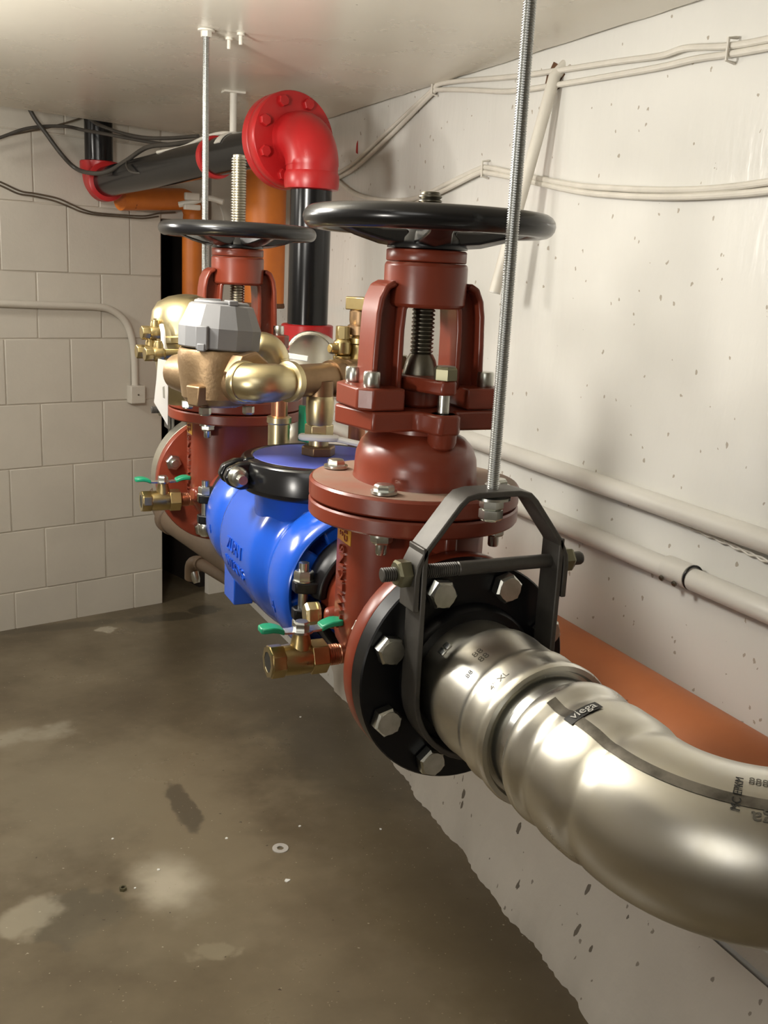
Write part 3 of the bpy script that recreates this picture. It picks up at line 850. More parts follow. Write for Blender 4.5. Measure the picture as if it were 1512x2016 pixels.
# ------------------------------------------------------------------ brass bypass line
RX, RY, PZ = X0, 1.250, -.147
PD = V((.89, .456, 0)).normalized(); PN = V((-.456, .89, 0)).normalized()
E0 = V((.375, 1.200, PZ))
# riser from the lid
t = thing('brass_riser', 'upright brass riser with hex union standing on the blue lid', 'pipe fitting', (RX, BY + .004, Z0 + .1405))
h = PZ - (Z0 + .1405)
m_ = MB().lathe([(.0235, .0), (.0235, .011), (.0215, .013)], (0, 0, 0), (0, 0, 1), 6, rot=.4); o = obj('hex_bushing', m_, M['brown_brass'], t, bevel=.0008); o['label'] = 'brown hex bushing'
m_ = MB().lathe([(.0135, .012), (.0135, .024)], (0, 0, 0), (0, 0, 1), 24); obj('nipple', m_, M['gold'], t)
m_ = MB().lathe([(.0195, .023), (.0195, .041), (.0185, .042)], (0, 0, 0), (0, 0, 1), 6, rot=.15); obj('union_nut', m_, M['gold'], t, bevel=.0008)
m_ = MB().lathe([(.0165, .040), (.0180, .046), (.0190, .060), (.0190, .074), (.0175, .080), (.0155, .082), (.0155, h)], (0, 0, 0), (0, 0, 1), 28); obj('union_body', m_, M['gold'], t)
# white plastic tie round the riser
m_ = MB().ring((RX, BY + .004, Z0 + .1640), (0.05, .12, 1), .0245, .0036, 36, 8, flat=1.3)
tp = smooth_path([V((RX + .02, BY - .01, Z0 + .164)), V((RX + .055, BY - .03, Z0 + .158)), V((RX + .10, BY - .02, Z0 + .154)), V((RX + .15, BY + .02, Z0 + .152))], 6)
m_.tube(tp, .0042, 8)
tag(obj('plastic_tie', m_, M['white_plastic']), 'white plastic tie looped round the brass riser above the blue lid', 'tie')
# horizontal brown brass run with elbow
t = thing('bypass_pipe', 'brown brass pipe with tee over the blue lid running behind the yoke', 'pipe', E0)
m_ = MB().cyl(PD * .055, PD * .215, .0215, 32)
m_.lathe([(.0265, .150), (.0265, .163)], (0, 0, 0), PD, 6, rot=.2); m_.lathe([(.0245, .132), (.0255, .140), (.0245, .148)], (0, 0, 0), PD, 32); m_.lathe([(.0240, .165), (.0240, .20), (.0225, .205)], (0, 0, 0), PD, 32)
m_.cyl(V((RX, BY + .004, PZ)) - E0 + V((0, 0, -.03)), V((RX, BY + .004, PZ)) - E0, .0175, 28)
obj('tee_run', m_, M['brown_brass'], t, sharp=30)
t = thing('brass_elbow', 'bright brass elbow turning from the bypass pipe into the meter', 'pipe fitting', E0)
ep = [PN * .030, PN * .026] + bend(PN * .026, -PN, PD, .026, 10) + [PD * .045, PD * .058]
m_ = MB().tube(ep, [.0245, .0245] + [.0245] * 11 + [.0215, .0205], 36)
m_.lathe([(.0255, .024), (.0268, .026), (.0268, .034), (.0255, .036)], (0, 0, 0), PN, 36)
m_.lathe([(.0235, .047), (.0265, .049), (.0265, .058), (.0245, .060)], (0, 0, 0), PD, 36)
obj('elbow_body', m_, M['gold'], t, sharp=40)
# water meter
MC = E0 + PN * .100 + PD * .020 + V((0, 0, .006))
t = thing('water_meter', 'water meter with grey faceted plastic head on a cast bronze body', 'meter', MC)
ang = math.atan2(PN.y, PN.x)
m_ = MB().lathe([(.0300, -.046), (.0400, -.043), (.0470, -.034), (.0500, -.010), (.0525, .010), (.0525, .022), (.050, .030)], (0, 0, 0), (0, 0, 1), 40)
m_.lathe([(.024, -.085), (.028, -.060), (.031, -.03), (.031, .03), (.028, .060), (.024, .085)], (0, 0, -.010), PN, 32)
for s in (-1, 1):
    m_.prism([(-.010, -.020), (.010, -.020), (.013, .006), (-.013, .006)], PD * (s * .044) + PN * (-.012) + V((0, 0, -.022)), PN, (0, 0, 1), -.010, .010)
obj('meter_body', m_, M['bronze'], t, bevel=.002, sharp=30)
m_ = MB().lathe([(.0310, -.068), (.0335, -.066), (.0335, -.047), (.0310, -.045)], (0, 0, -.002), PN, 8, rot=.2); obj('meter_nut', m_, M['brown_brass'], t, bevel=.001)
for q in ((-.026, -.036), (.034, -.030), (.030, .034), (-.034, .028)):
    hexbolt('bottom_bolt', V((q[0], q[1], -.044)), (0, 0, -1), .0080, .010, t, M['bolt'])
tilt = Matrix.Rotation(math.radians(-5), 3, 'Y')
m_ = MB().lathe([(.0525, .029), (.0540, .031), (.0550, .056), (.0425, .085), (.0395, .0870)], (0, 0, 0), (.06, .02, 1), 14, rot=.15); hd = obj('meter_head', m_, M['grey_plastic'], t, bevel=.0015, sharp=20)
m_ = MB().lathe([(.0360, .0865), (.0360, .0895), (.033, .091)], (0, 0, 0), (.06, .02, 1), 24); m_.box(V((.010, -.026, .090)), (.012, .026, .006)); m_.box(V((-.012, .0, .092)), (.03, .010, .003)); obj('lid', m_, M['grey_plastic'], hd, bevel=.001)
vd = V((-.60, -.80, 0)).normalized(); vn = V((-vd.y, vd.x, 0)); rl = Matrix(((vn.x, vd.x, 0), (vn.y, vd.y, 0), (0, 0, 1)))
m_ = MB().box(vd * .0520 + V((0, 0, .046)), (.016, .009, .030), rl); m_.box(vd * .0545 + V((0, 0, .034)), (.011, .008, .010), rl); obj('latch', m_, M['grey_plastic'], hd, bevel=.0015)
# brass check valve standing behind the meter
DC = V((.362, 1.535, -.130))
t = thing('bypass_check_valve', 'pale brass domed check valve standing behind the grey meter head', 'valve', DC)
ta = V((-.10, .0, 1)).normalized()
m_ = MB().lathe([(.040, -.085), (.047, -.075), (.050, -.03), (.052, .010), (.0560, .012), (.0560, .020), (.0530, .022), (.0520, .040), (.0470, .058), (.038, .070), (.022, .077), (.008, .079)], (0, 0, 0), ta, 40)
m_.cyl((.02, -.03, .0), (.095, -.065, .006), .024, 24)
obj('valve_body', m_, M['gold'], t, sharp=40)
m_ = MB().tube(smooth_path([at(318, 640, 1.46) - DC, at(321, 655, 1.455) - DC, at(322, 675, 1.455) - DC, at(326, 690, 1.46) - DC], 5), .0035, 8); o = obj('plastic_strap', m_, M['white_plastic'], t); o['label'] = 'white plastic strap'


def test_cock(label, p, ax, L_):
    t = thing('test_cock', label, 'valve', p)
    ax = V(ax).normalized()
    m_ = MB().lathe([(.0100, 0), (.0105, .001), (.0105, .012), (.0085, .0125)], (0, 0, 0), -ax, 8)
    m_.lathe([(.0095, .012), (.0110, .016), (.0110, .026), (.0085, .029), (.0070, .030), (.0070, L_)], (0, 0, 0), -ax, 20)
    up = V((0, 0, 1)) if abs(ax.z) < .5 else V((-1, -.3, 0)).normalized()
    m_.lathe([(.0070, 0), (.0070, .014), (.0055, .017), (.0055, .019)], -ax * .021, up, 16)
    obj('cock_body', m_, M['brass'], t, bevel=.0008, sharp=30)
    m_ = MB().box(-ax * .021 + up * .020, (.003, .009, .003)); obj('slot_head', m_, M['gold'], t)
    return t


test_cock('small brass test cock above the pair, at the left of the domed valve', at(278, 655, 1.47), (-1, -.1, 0), .075)
test_cock('small brass test cock farther from the viewer in the lower pair', at(268, 692, 1.475), (-1, -.1, 0), .085)
test_cock('small brass test cock nearer to the viewer in the lower pair', at(284, 697, 1.43), (-1, -.1, 0), .085)
# outlet elbow and copper drop
OE = at(552, 688, 1.46)
t = thing('brass_elbow', 'pale brass elbow behind the meter turning down into a copper pipe', 'pipe fitting', OE)
ep = [PN * .05 + V((-.045, 0, .004)), V((-.028, .010, .003))] + bend((-.028, .010, .003), (.95, -.3, 0), (0, 0, -1), .022, 8) + [V((0.0, -.002, -.040)), V((0.0, -.002, -.050))]
m_ = MB().tube(ep, [.0185, .0195] + [.0220] * 9 + [.0195, .0195], 28)
m_.lathe([(.0225, 0), (.0235, .003), (.0235, .009), (.0225, .011)], (-.036, .016, .003), (-.95, .3, 0), 28)
obj('elbow_body', m_, M['gold'], t)
t = thing('copper_drop', 'copper pipe with brass socket dropping behind the blue lid', 'pipe', OE + V((0, -.002, -.05)))
obj('copper_pipe', MB().cyl((0, 0, .005), (0, 0, -.075), .0125, 20), M['copper'], t)
m_ = MB().lathe([(.0150, -.048), (.0185, -.050), (.0185, -.058), (.0165, -.060), (.0165, -.10), (.0175, -.13)], (0, 0, 0), (0, 0, 1), 24); obj('brass_socket', m_, M['gold'], t)
# fittings behind the yoke of the near valve
RE = E0 + PD * .222
t = thing('brass_stack', 'tall brass fitting stack with square cap behind the yoke of the nearest valve', 'pipe fitting', RE)
sb = at(707, 742, 1.42) - RE
m_ = MB().lathe([(.022, -.030), (.024, -.015), (.024, .02), (.020, .03), (.0175, .035), (.0175, .046), (.0205, .048), (.0205, .055), (.0165, .058)], sb, (0, 0, 1), 28); obj('tee', m_, M['brass'], t, sharp=30)
m_ = MB().lathe([(.0165, .057), (.0195, .060), (.0195, .072), (.0165, .074), (.0175, .080), (.0175, .092), (.0150, .095)], sb, (0, 0, 1), 24); obj('union', m_, M['brown_brass'], t, sharp=30)
m_ = MB().box(sb + V((0, 0, .103)), (.034, .034, .018), Matrix.Rotation(.5, 3, 'Z')); obj('square_cap', m_, M['brass'], t, bevel=.0015)
m_ = MB().cyl(sb + V((0, 0, -.03)), sb + V((0, 0, -.16)), .0125, 20); o = obj('copper_pipe', m_, M['copper'], t); o['label'] = 'copper pipe below the stack'
TC = at(675, 642, 1.385)
t = thing('test_cock', 'brass test cock standing upright on the bypass pipe beside the tall fitting stack', 'valve', TC)
m_ = MB().lathe([(.0100, 0), (.0100, -.018), (.0085, -.019)], (0, 0, 0), (0, 0, 1), 6); m_.lathe([(.0090, -.018), (.0120, -.022), (.0120, -.038), (.0090, -.041)], (0, 0, 0), (0, 0, 1), 20); m_.lathe([(.0125, -.041), (.0125, -.046), (.0095, -.047), (.0110, -.080)], (0, 0, 0), (0, 0, 1), 20)
m_.lathe([(.0075, 0), (.0075, .018), (.006, .021)], (0, 0, -.031), (-1, -.2, 0), 16)
obj('cock_body', m_, M['brass'], t, bevel=.0008, sharp=30)
# green lever edge and tags
m_ = MB().box(at(601, 835, 1.50), (.006, .030, .055), Matrix.Rotation(.3, 3, 'Z')); tag(obj('green_lever', m_, M['green'], bevel=.002), 'green valve lever half hidden behind the brass riser', 'lever')
a_, b_ = at(556, 697, 1.60), at(606, 708, 1.60); mid = (a_ + b_) / 2
m_ = MB().box(mid, ((b_ - a_).length, .004, .009), Matrix.Rotation(math.atan2(b_.y - a_.y, b_.x - a_.x), 3, 'Z') @ Matrix.Rotation(.10, 3, 'Y')); g = obj('tie_tail', m_, M['white_plastic'], bevel=.001)
tag(g, 'white plastic tie end sticking out past the brass elbow behind the meter', 'tie')
# hanging paper tag
m_ = MB(); q = [at(311, 706, 1.42), at(330, 710, 1.425), at(331, 772, 1.43), at(330, 838, 1.42), at(303, 792, 1.41), at(308, 745, 1.415)]
off = (at(311, 706, 1.43) - at(311, 706, 1.42)).normalized() * .0008
m_.grid([q, [p + off for p in q]]); pt = tag(obj('paper_tag', m_, M['paper']), 'white paper tag hanging beside the brass check valve', 'tag')
m_ = MB(); q = [at(320, 762, 1.412), at(324, 760, 1.412), at(325, 785, 1.412), at(321, 783, 1.412)]; m_.grid([q, [p + off * .3 for p in q]]); o = obj('smudged_print', m_, M['faint_ink'], pt); o['label'] = 'smudged grey print'

# ------------------------------------------------------------------ grey pressed bend beyond the far valve, up to the red elbow
GX = .700
pts = [V((X0, 1.800, Z0)), V((X0, 1.835, Z0))] + bend((X0, 1.835, Z0), (0, 1, 0), (1, 0, 0), .085, 8)
pts += [V((GX - .085, 1.92, Z0))] + bend((GX - .085, 1.92, Z0), (1, 0, 0), (0, 0, 1), .085, 8)
pts += [V((GX, 1.92, -.255))] + bend((GX, 1.92, -.255), (0, 0, 1), (.45, .89, 0), .075, 8)
pts += [pts[-1] + V((.45, .89, 0)) * .05]
t = thing('grey_pipe', 'galvanized pipe bending up from the far valve to the lower red elbow', 'pipe', (X0, 1.80, Z0))
obj('pipe_run', MB().tube([p - t.location for p in pts], .0480, 36), M['galv'], t)
for i in (-3, -9): obj('pressed_bead', MB().ring(pts[i] - t.location, pts[i + 1] - pts[i - 1], .0470, .0055, 36, 10), M['galv'], t)
GE = pts[-1]

# ------------------------------------------------------------------ red and black riser pipework
BX, BYY = .745, 2.05
RUN0 = V((BX, BYY, .262)); RUN1 = V((.502, 3.265, .215)); RD = (RUN1 - RUN0).normalized(); RH = V((RD.x, RD.y, 0)).normalized()
t = thing('red_elbow', 'bright red elbow at the bottom of the black upright pipe', 'pipe fitting', (BX, BYY, -.17))
m_ = MB().lathe([(.0500, .012), (.0560, .014), (.0560, .046), (.0530, .048), (.0440, .048)], (0, 0, 0), (0, 0, 1), 40)
gd = (GE - V((BX, BYY, GE.z))); gd = V((-.45, -.89, 0))
ep = [V((0, 0, .02)), V((0, 0, .0))] + bend((0, 0, 0.0), (0, 0, -1), gd, .045, 8)
m_.tube(ep, .0500, 32); m_.lathe([(.0560, .055), (.0585, .060), (.0585, .085), (.052, .086)], (0, 0, -.045), gd, 36)
obj('elbow_body', m_, M['bright_red'], t, sharp=40)
m_ = MB().cyl((BX, BYY, -.125), (BX, BYY, .170), .0435, 40)
tag(obj('black_pipe', m_, M['black_pipe']), 'gloss black upright pipe between the two red elbows by the right wall', 'pipe')
t = thing('flanged_elbow', 'bright red flanged elbow bolted under the ceiling near the right wall', 'pipe fitting', RUN0)
m_ = MB().lathe([(.0470, -.108), (.0560, -.106), (.0575, -.098), (.0575, -.078), (.0540, -.070)], (0, 0, 0), (0, 0, 1), 40)
ep = [V((0, 0, -.09)), V((0, 0, -.060))] + bend((0, 0, -.060), (0, 0, 1), RD, .058, 10); ep += [ep[-1] + RD * .035]
m_.tube(ep, [.0540, .0545] + [.0555] * 11 + [.0555], 40)
obj('elbow_body', m_, M['bright_red'], t, sharp=40)
fz = ep[-1]
m_ = MB().lathe([(.0970, -.022), (.0990, -.019), (.0990, .004), (.0970, .007), (.05, .007)], fz, RD, 56); obj('flange', m_, M['bright_red'], t)
m_ = MB().lathe([(.0970, .009), (.0990, .011), (.0990, .030), (.0960, .033), (.0600, .034), (.0540, .060)], fz, RD, 56); obj('companion_flange', m_, M['bright_red'], t)
fu, fw, _ = frame(RD)
for k in range(8):
    a = math.radians(22.5 + 45 * k); p = fz + fu * (.080 * math.cos(a)) + fw * (.080 * math.sin(a))
    hexbolt('flange_bolt', p - RD * .022, -RD, .0125, .010, t, M['bright_red'])
p0 = RUN0 + fz + RD * .03
m_ = MB().cyl(p0, RUN1 - RD * .04, .0435, 40)
rp = tag(obj('black_pipe', m_, M['black_pipe']), 'long gloss black pipe running level under the ceiling from the flanged red elbow', 'pipe')
m_ = MB().lathe([(.0440, -.012), (.0490, -.010), (.0510, .0), (.0490, .010), (.0440, .012)], RUN0 + RD * .45, RD, 40)
tag(obj('red_collar', m_, M['bright_red']), 'dark red collar ring round the middle of the level black pipe', 'collar')
t = thing('red_elbow', 'dark red elbow at the far end of the level black pipe', 'pipe fitting', RUN1)
m_ = MB(); ep = [-RD * .045, -RD * .020] + bend(-RD * .020, RD, (0, 0, 1), .030, 8) + [RD * .010 + V((0, 0, .05))]
m_.tube(ep, .0500, 32); m_.lathe([(.0550, .020), (.0570, .024), (.0570, .058), (.0540, .060)], (0, 0, 0), -RD, 36); m_.lathe([(.0540, .030), (.0570, .034), (.0570, .062), (.0540, .064)], RD * .010, (0, 0, 1), 36)
obj('elbow_body', m_, M['bright_red'], t, sharp=40)
m_ = MB().cyl(RUN1 + RD * .010 + V((0, 0, .05)), RUN1 + RD * .010 + V((0, 0, 1.1)), .0420, 36)
tag(obj('black_pipe', m_, M['black_pipe']), 'black upright pipe rising behind the ceiling edge by the block wall', 'pipe')
# white hanger strap over the run
hp = RUN0 + RD * .36
m_ = MB(); rings = []
for i in range(19):
    a = math.radians(25 + 130 * i / 18); d = V((math.cos(a), 0, math.sin(a))); d = fu * math.cos(a) + fw * math.sin(a) * (1 if fw.z > 0 else -1)
    rings.append([hp + d * .0445 - RD * .014, hp + d * .0475 - RD * .014, hp + d * .0475 + RD * .014, hp + d * .0445 + RD * .014])
m_.grid(rings); m_.cyl(hp + V((0, 0, .047)), V((hp.x, hp.y, SOF)), .0085, 14); m_.box(V((hp.x, hp.y, SOF - .002)), (.05, .03, .004))
tag(obj('strap_hanger', m_, M['white_cable']), 'white-painted strap hanger holding the level black pipe to the ceiling', 'pipe hanger')

# orange pipes at the back


def OW(u, v, out):
    r = RR @ V((u - 756.0, v - 1008.0, FPX)); tt = (W0 + BN * out).dot(BN) / r.dot(BN); return r * tt



oa, ob = OW(236, 392, .10), OW(379, 392, .045)
od = (ob - oa).normalized()
t = thing('orange_pipe', 'thinner orange pipe level under the black run then dropping in the dark recess', 'pipe', (ob.x, ob.y, -.3))
pth = [oa, ob - od * .05] + bend(ob - od * .05, od, (0, 0, -1), .05, 10) + [V((ob.x, ob.y, ob.z - .08)), V((ob.x, ob.y, -.62))]
obj('pipe_run', MB().tube([p - t.location for p in pth], .0340, 32), M['orange'], t)
vp = at(522, 480, 2.86); vb = at(522, 600, 2.86).z
t = thing('orange_pipe', 'thick orange upright pipe behind the raised stem, ending in a rusty rim', 'pipe', (vp.x, vp.y, vb))
obj('pipe_run', MB().cyl((0, 0, 0), (0, 0, .36 - vb), .0575, 40), M['orange'], t)
m_ = MB().lathe([(.0585, -.010), (.0605, -.006), (.0585, .004)], (0, 0, 0), (0, 0, 1), 36); o = obj('rusty_rim', m_, M['rust'], t); o['label'] = 'rusty brown rim'
obj('drop_pipe', MB().cyl((.012, 0, -.005), (.012, 0, -.60), .0230, 24), M['orange'], t)
# faded orange main along the foot of the right wall
m_ = MB().cyl((.915, -.6, -.634), (.915, 3.2, -.634), .0850, 56)
tag(obj('floor_pipe', m_, M['terracotta']), 'wide faded orange pipe along the foot of the right wall behind the elbow', 'pipe')
pk = onX(1380, 1380, .93)
for du, dv in ((0, 0),):
    m_ = MB(); q = [(-.010, 0), (-.003, .0035), (.006, .002), (.011, .004), (.008, -.001), (.001, -.002)]; p = V((.860, 1.03, -.570))
    m_.prism(q, p, (0.1, -1, 0), (.5, 0, .6), 0, .0012); tag(obj('paint_flake', m_, M['rust']), 'peeling rust-brown flake on the faded orange pipe', 'flake')
# brown pipes low behind the blue body
pa, pb = at(338, 1022, 2.25), at(520, 1140, 1.72)
dd = (pb - pa).normalized()
pth = [pa + V((.02, .22, .0)), pa + V((.004, .05, 0))] + [pa, pa + dd * .03] + [pb]
t = thing('brown_pipe', 'thick dull brown pipe slanting behind the blue body below the far valve', 'pipe', pa)
obj('pipe_run', MB().tube([p - pa for p in smooth_path(pth, 5)], .0310, 28), M['brown_pipe'], t)
obj('collar', MB().lathe([(.031, -.02), (.0350, -.018), (.0350, .016), (.031, .018)], (0, 0, 0), dd, 28), M['brown_pipe'], t)
pa, pb = at(392, 1108, 2.55), at(520, 1182, 2.05); dd = (pb - pa).normalized()
t = thing('brown_pipe', 'thin brown pipe with a small hose tap near the floor behind the blue body', 'pipe', pa)
obj('pipe_run', MB().tube([dd * 0, pb - pa + dd * .45], .0145, 20), M['brown_pipe'], t)
obj('elbow', MB().tube(smooth_path([V((0, 0, 0)) + dd * .03, V((0, 0, 0)), V((-.012, .02, -.01)), V((-.012, .03, -.05))], 5), .0185, 20), M['brown_pipe'], t)
m_ = MB().lathe([(.011, 0), (.011, .02), (.008, .03)], (-.010, .015, -.028), (.2, -.4, -1), 14); o = obj('tap_end', m_, M['bolt'], t); o['label'] = 'small silver tap end'

# ------------------------------------------------------------------ conduits, boxes and cables
def conduit_on_wall(label, pts, r, m=M['conduit'], couple=None):
    t = thing('conduit', label, 'conduit', pts[0])
    obj('tube', MB().tube([p - pts[0] for p in pts], r, 24), m, t)
    return t


XW = 1.008
c1 = conduit_on_wall('upper of two grey-white conduits along the right wall behind the valves', [V((XW - .017, 3.25, -.330)), V((XW - .017, -.8, -.318))], .0160)
c2 = conduit_on_wall('lower of two grey-white conduits along the right wall, the one with a screwed sleeve', [V((XW - .018, 3.25, -.425)), V((XW - .018, -.8, -.404))], .0165)
p = onX(1340, 1113, XW - .018); y1 = p.y; loc = c2.location
m_ = MB().lathe([(.0168, 0), (.0185, .001), (.0185, .052), (.0168, .053)], V((XW - .018, y1 - .026, -.4115)) - loc, (0, 1, 0), 28); cs = obj('sleeve', m_, M['conduit'], c2)
m_ = MB().ring(V((XW - .018, y1 - .028, -.4115)) - loc, (0, 1, 0), .0175, .0016, 28, 8); o = obj('sleeve_lip', m_, M['black'], c2); o['label'] = 'dark lip of the sleeve'
for yy in (y1 - .010, y1 + .018):
    m_ = MB().lathe([(.0045, 0), (.0045, .003), (.003, .004)], V((XW - .034, yy, -.424)) - loc, (-1, 0, -.55), 10); obj('set_screw', m_, M['dark_stem'], cs)
# twisted wire under the upper conduit
ws = [onX(1150, 948, XW - .004), onX(1200, 968, XW - .003), onX(1330, 1025, XW - .003), onX(1512, 1106, XW - .003), onX(1640, 1170, XW - .003)]
wp = smooth_path(ws, 40); m_ = MB()
for ph in (0, PI):
    m_.tube([p + V((0, math.cos(i * .55 + ph), math.sin(i * .55 + ph))) * .0022 for i, p in enumerate(wp)], .0018, 6)
tag(obj('twisted_wire', m_, M['white_cable']), 'thin twisted white wire drooping between the two wall conduits', 'wire')


def cable(name, label, cat, pts, r, m, n=8, group=None, seg=10):
    return tag(obj(name, MB().tube(smooth_path(pts, n), r, seg), m), label, cat, group)


def wallpts(lst, out): return [onX(u, v, XW - out) for u, v in lst]


cable('cable', 'upper of two white cables stapled high along the right wall under the ceiling', 'cable', wallpts([(660, 345), (700, 318), (760, 262), (848, 180), (862, 167), (900, 160), (1000, 152), (1090, 140), (1210, 122), (1300, 110), (1350, 95), (1440, 90), (1540, 72), (1800, 20), (2150, -40)], .008), .0048, M['white_cable'])
cable('cable', 'lower of two white cables stapled high along the right wall under the ceiling', 'cable', wallpts([(655, 356), (700, 330), (765, 270), (850, 185), (864, 177), (920, 177), (1000, 180), (1090, 168), (1210, 148), (1300, 132), (1370, 116), (1440, 106), (1540, 88), (1800, 38), (2150, -22)], .008), .0048, M['white_cable'])
cable('cable', 'upper cable of the white pair sagging across the right wall behind the handwheel', 'cable', wallpts([(660, 352), (700, 382), (760, 394), (820, 390), (872, 366), (940, 334), (962, 330), (1030, 345), (1130, 364), (1220, 371), (1320, 374), (1420, 370), (1540, 354), (1800, 310), (2150, 260)], .009), .0050, M['white_cable'])
cable('cable', 'lower cable of the white pair sagging across the right wall behind the handwheel', 'cable', wallpts([(820, 400), (880, 372), (942, 341), (962, 341), (1030, 354), (1130, 376), (1220, 385), (1320, 388), (1420, 384), (1540, 372), (1800, 330), (2150, 282)], .009), .0050, M['white_cable'])
for k, (u, v, lb) in enumerate(((856, 172, 'white staple holding the cable pair at its bend under the ceiling'), (1440, 98, 'white staple holding the cable pair high on the right wall'), (955, 333, 'white wire clip holding the sagging cable pair on the right wall'))):
    p = onX(u, v, XW - .008); m_ = MB().tube([p + V((.008, 0, .016)), p + V((-.007, 0, .014)), p + V((-.007, 0, -.014)), p + V((.008, 0, -.016))], .0022, 8); tag(obj('cable_clip', m_, M['white_cable']), lb, 'clip')
# open conduit stub slanting out of the wall
a_, b_ = onX(1092, 150, XW - .012), onX(974, 574, .925)
t = thing('conduit_stub', 'open-ended white conduit stub slanting down out of a hole in the right wall', 'conduit', a_)
obj('tube', MB().tube([V((.02, 0, .02)), V((0, 0, 0)), b_ - a_], .0105, 20), M['white_cable'], t)
m_ = MB().washer(b_ - a_, b_ - a_, .0108, .0080, .003); obj('cut_end', m_, M['conduit'], t)
m_ = MB(); q = [(.026 * math.cos(2 * PI * i / 14) * (1 + .25 * math.sin(3 * i)), .022 * math.sin(2 * PI * i / 14) * (1 + .2 * math.cos(2 * i))) for i in range(14)]
pp = onX(1092, 152, 1.0095); m_.prism(q, pp, (0, 1, 0), (0, 0, 1), -.0006, .0006); o = tag(obj('wall_hole', m_, M['rust']), 'ragged dark hole in the right wall round the conduit stub', 'hole')

# painted conduit and box on the block wall
def onwall_px(u, v, out):
    r = RR @ V((u - 756.0, v - 1008.0, FPX)); tt = (W0 + BN * out).dot(BN) / r.dot(BN); return r * tt


cp = [onwall_px(u, v, .016) for u, v in ((-260, 580), (-100, 590), (0, 597), (100, 601), (190, 604), (222, 612), (246, 632), (258, 660), (264, 700), (266, 765))]
t = thing('conduit', 'painted conduit crossing the block wall and bending down to a small box', 'conduit', cp[0])
obj('tube', MB().tube([p - cp[0] for p in smooth_path(cp, 6)], .0115, 18), M['block'], t)
bc = onwall_px(268, 776, .018)
t = thing('junction_box', 'small painted junction box on the block wall at the end of the conduit', 'box', bc)
obj('box_body', MB().box((0, 0, 0), (.052, .036, .060), rotw), M['block'], t, bevel=.003)
m_ = MB().lathe([(.003, 0), (.003, .002)], BN * .018, BN, 8); obj('screw', m_, M['dark_stem'], t)

# dark cables by the block wall
def px(lst): return [at(u, v, d) for u, v, d in lst]


def wl_(lst): return [onwall_px(u, v, o_) for u, v, o_ in lst]


cable('cable', 'thick dark cable dropping from the ceiling edge and looping under the level black pipe', 'cable', wl_([(30, 150, .10), (62, 222, .12), (90, 262, .13), (122, 305, .14), (150, 332, .15)]) + px([(182, 341, 2.86), (212, 338, 2.84), (246, 318, 2.79), (290, 290, 2.71), (340, 284, 2.62), (400, 276, 2.52)]), .0062, M['dark_cable'])
cable('cable', 'dark cable arching from the side past the black upright to the ceiling edge', 'cable', wl_([(-60, 290, .06), (0, 271, .07), (45, 255, .09), (85, 249, .11), (130, 249, .135), (165, 256, .15)]) + px([(215, 265, 2.85), (270, 275, 2.80), (330, 284, 2.70), (395, 282, 2.58)]), .0050, M['dark_cable'])
cable('cable', 'thin grey cable rising behind the dark arching cable to the ceiling edge', 'cable', wl_([(-60, 285, .03), (0, 270, .03), (60, 258, .03), (100, 250, .04), (160, 232, .05), (220, 205, .05)]), .0028, M['brown_cable'])
cable('cable', 'dark cable slipping from the ceiling edge along the top of the black pipe', 'cable', wl_([(150, 205, .145), (182, 238, .15)]) + px([(205, 250, 2.87), (240, 262, 2.83), (285, 271, 2.76), (335, 272, 2.68), (390, 268, 2.55)]), .0050, M['dark_cable'])
cable('cable', 'thin dark loop of cable hanging over the level black pipe', 'cable', px([(250, 318, 2.74), (249, 326, 2.72), (258, 338, 2.70), (280, 341, 2.68), (302, 340, 2.66)]), .0030, M['dark_cable'])
cable('cable', 'upper of two thin brown wires sagging across the block wall', 'cable', wl_([(-80, 325, .01), (0, 358, .008), (40, 376, .008), (70, 381, .007), (112, 390, .008), (140, 402, .009), (165, 413, .008), (190, 419, .008), (240, 423, .009), (285, 425, .009), (312, 420, .008), (345, 418, .008)]), .0026, M['brown_cable'])
cable('cable', 'lower of two thin brown wires sagging across the block wall', 'cable', wl_([(-80, 331, .01), (0, 365, .008), (35, 381, .008), (65, 386, .007), (105, 395, .008), (138, 408, .009), (160, 417, .014), (190, 423, .008), (240, 427, .009), (280, 430, .009), (312, 426, .008)]), .0026, M['brown_cable'])
cable('cable', 'pale flat cable lying over the top of the level black pipe under its hanger', 'cable', px([(310, 300, 2.62), (360, 290, 2.54), (400, 272, 2.46), (440, 262, 2.40), (490, 268, 2.32)]), .0045, M['white_cable'])
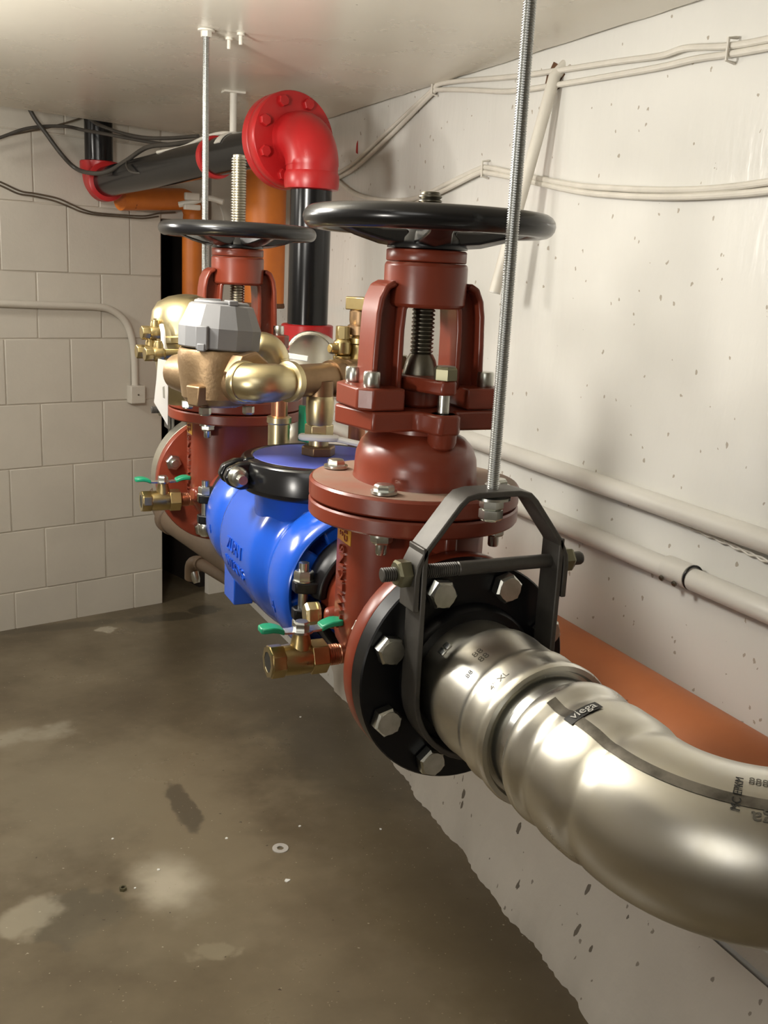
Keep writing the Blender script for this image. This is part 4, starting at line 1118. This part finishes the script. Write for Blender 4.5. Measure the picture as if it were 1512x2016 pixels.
# bracketed conduit pieces below the black run
t = thing('conduit', 'short pale conduit with clamps between the orange pipes below the black run', 'conduit', at(375, 397, 3.02))
b0 = t.location.copy()
obj('tube', MB().tube(smooth_path([at(352, 403, 3.02) - b0, at(385, 396, 3.02) - b0, at(410, 390, 3.02) - b0, at(440, 398, 3.02) - b0], 5), .0085, 14), M['white_cable'], t)
obj('clamp', MB().box(at(378, 387, 3.0) - b0, (.045, .02, .022)), M['white_cable'], t, bevel=.003)
obj('clamp', MB().box(at(378, 408, 3.0) - b0, (.050, .02, .016)), M['white_cable'], t, bevel=.003)
cable('cable', 'thin grey cable curving down the back wall behind the raised stem', 'cable', px([(400, 385, 3.25), (418, 390, 3.25), (432, 405, 3.25), (440, 430, 3.25), (442, 470, 3.25)]), .0035, M['conduit'])
# ------------------------------------------------------------------ odds and ends on the floor
p = onfloor(552, 1671, .0001)
m_ = MB().washer(p, (0, -.0298, 1), .0165, .0068, .0024, 36); M['washer'] = mat('dull_zinc', (.62, .60, .56), .5, metal=.35)
tag(obj('flat_washer', m_, M['washer'], bevel=.0003), 'loose zinc flat washer lying on the concrete floor', 'washer')
p = onfloor(242, 1752, .0001)
m_ = MB().washer(p, (0, -.0298, 1), .0072, .0038, .0060, 6); tag(obj('hex_nut', m_, M['olive']), 'small loose brass-coloured nut on the concrete floor', 'nut')
for k, (u, v, s, lb) in enumerate(((566, 1734, .0060, 'largest pale paint chip, on the floor just below the loose washer'), (446, 1651, .0038, 'pale paint chip on the floor to the side of the loose washer'), (312, 1713, .0034, 'pale paint chip on the floor above the small nut'),
                                   (591, 1412, .0034, 'pale paint chip alone on the dark floor below the brass drain valve'), (590, 1627, .0032, 'pale paint chip on the floor just above the loose washer'), (749, 1633, .0030, 'pale paint chip on the floor nearest the kerb'),
                                   (266, 1749, .0026, 'tiny pale paint chip right beside the small nut'), (222, 1652, .0030, 'pale paint chip on the floor well above the small nut'))):
    p = onfloor(u, v); q = [(s * math.cos(2 * PI * i / 6 + k) * random.uniform(.6, 1.1), s * math.sin(2 * PI * i / 6 + k) * random.uniform(.6, 1.2)) for i in range(6)]
    tag(obj('paint_chip', MB().prism(q, p, (1, 0, 0), (0, 1, -.03), .0, .0016), M['white_plastic']), lb, 'paint chip', 'paint chips on the floor')
m_ = MB(); pp = onX(703, 292, 1.0095); m_.prism([(-.006, -.014), (.006, -.010), (.004, .012), (-.003, .018)], pp, (0, 1, 0), (0, 0, 1), -.0006, .0006)
tag(obj('red_mark', m_, M['bright_red']), 'small red paint mark on the right wall beside the flanged red elbow', 'paint mark')
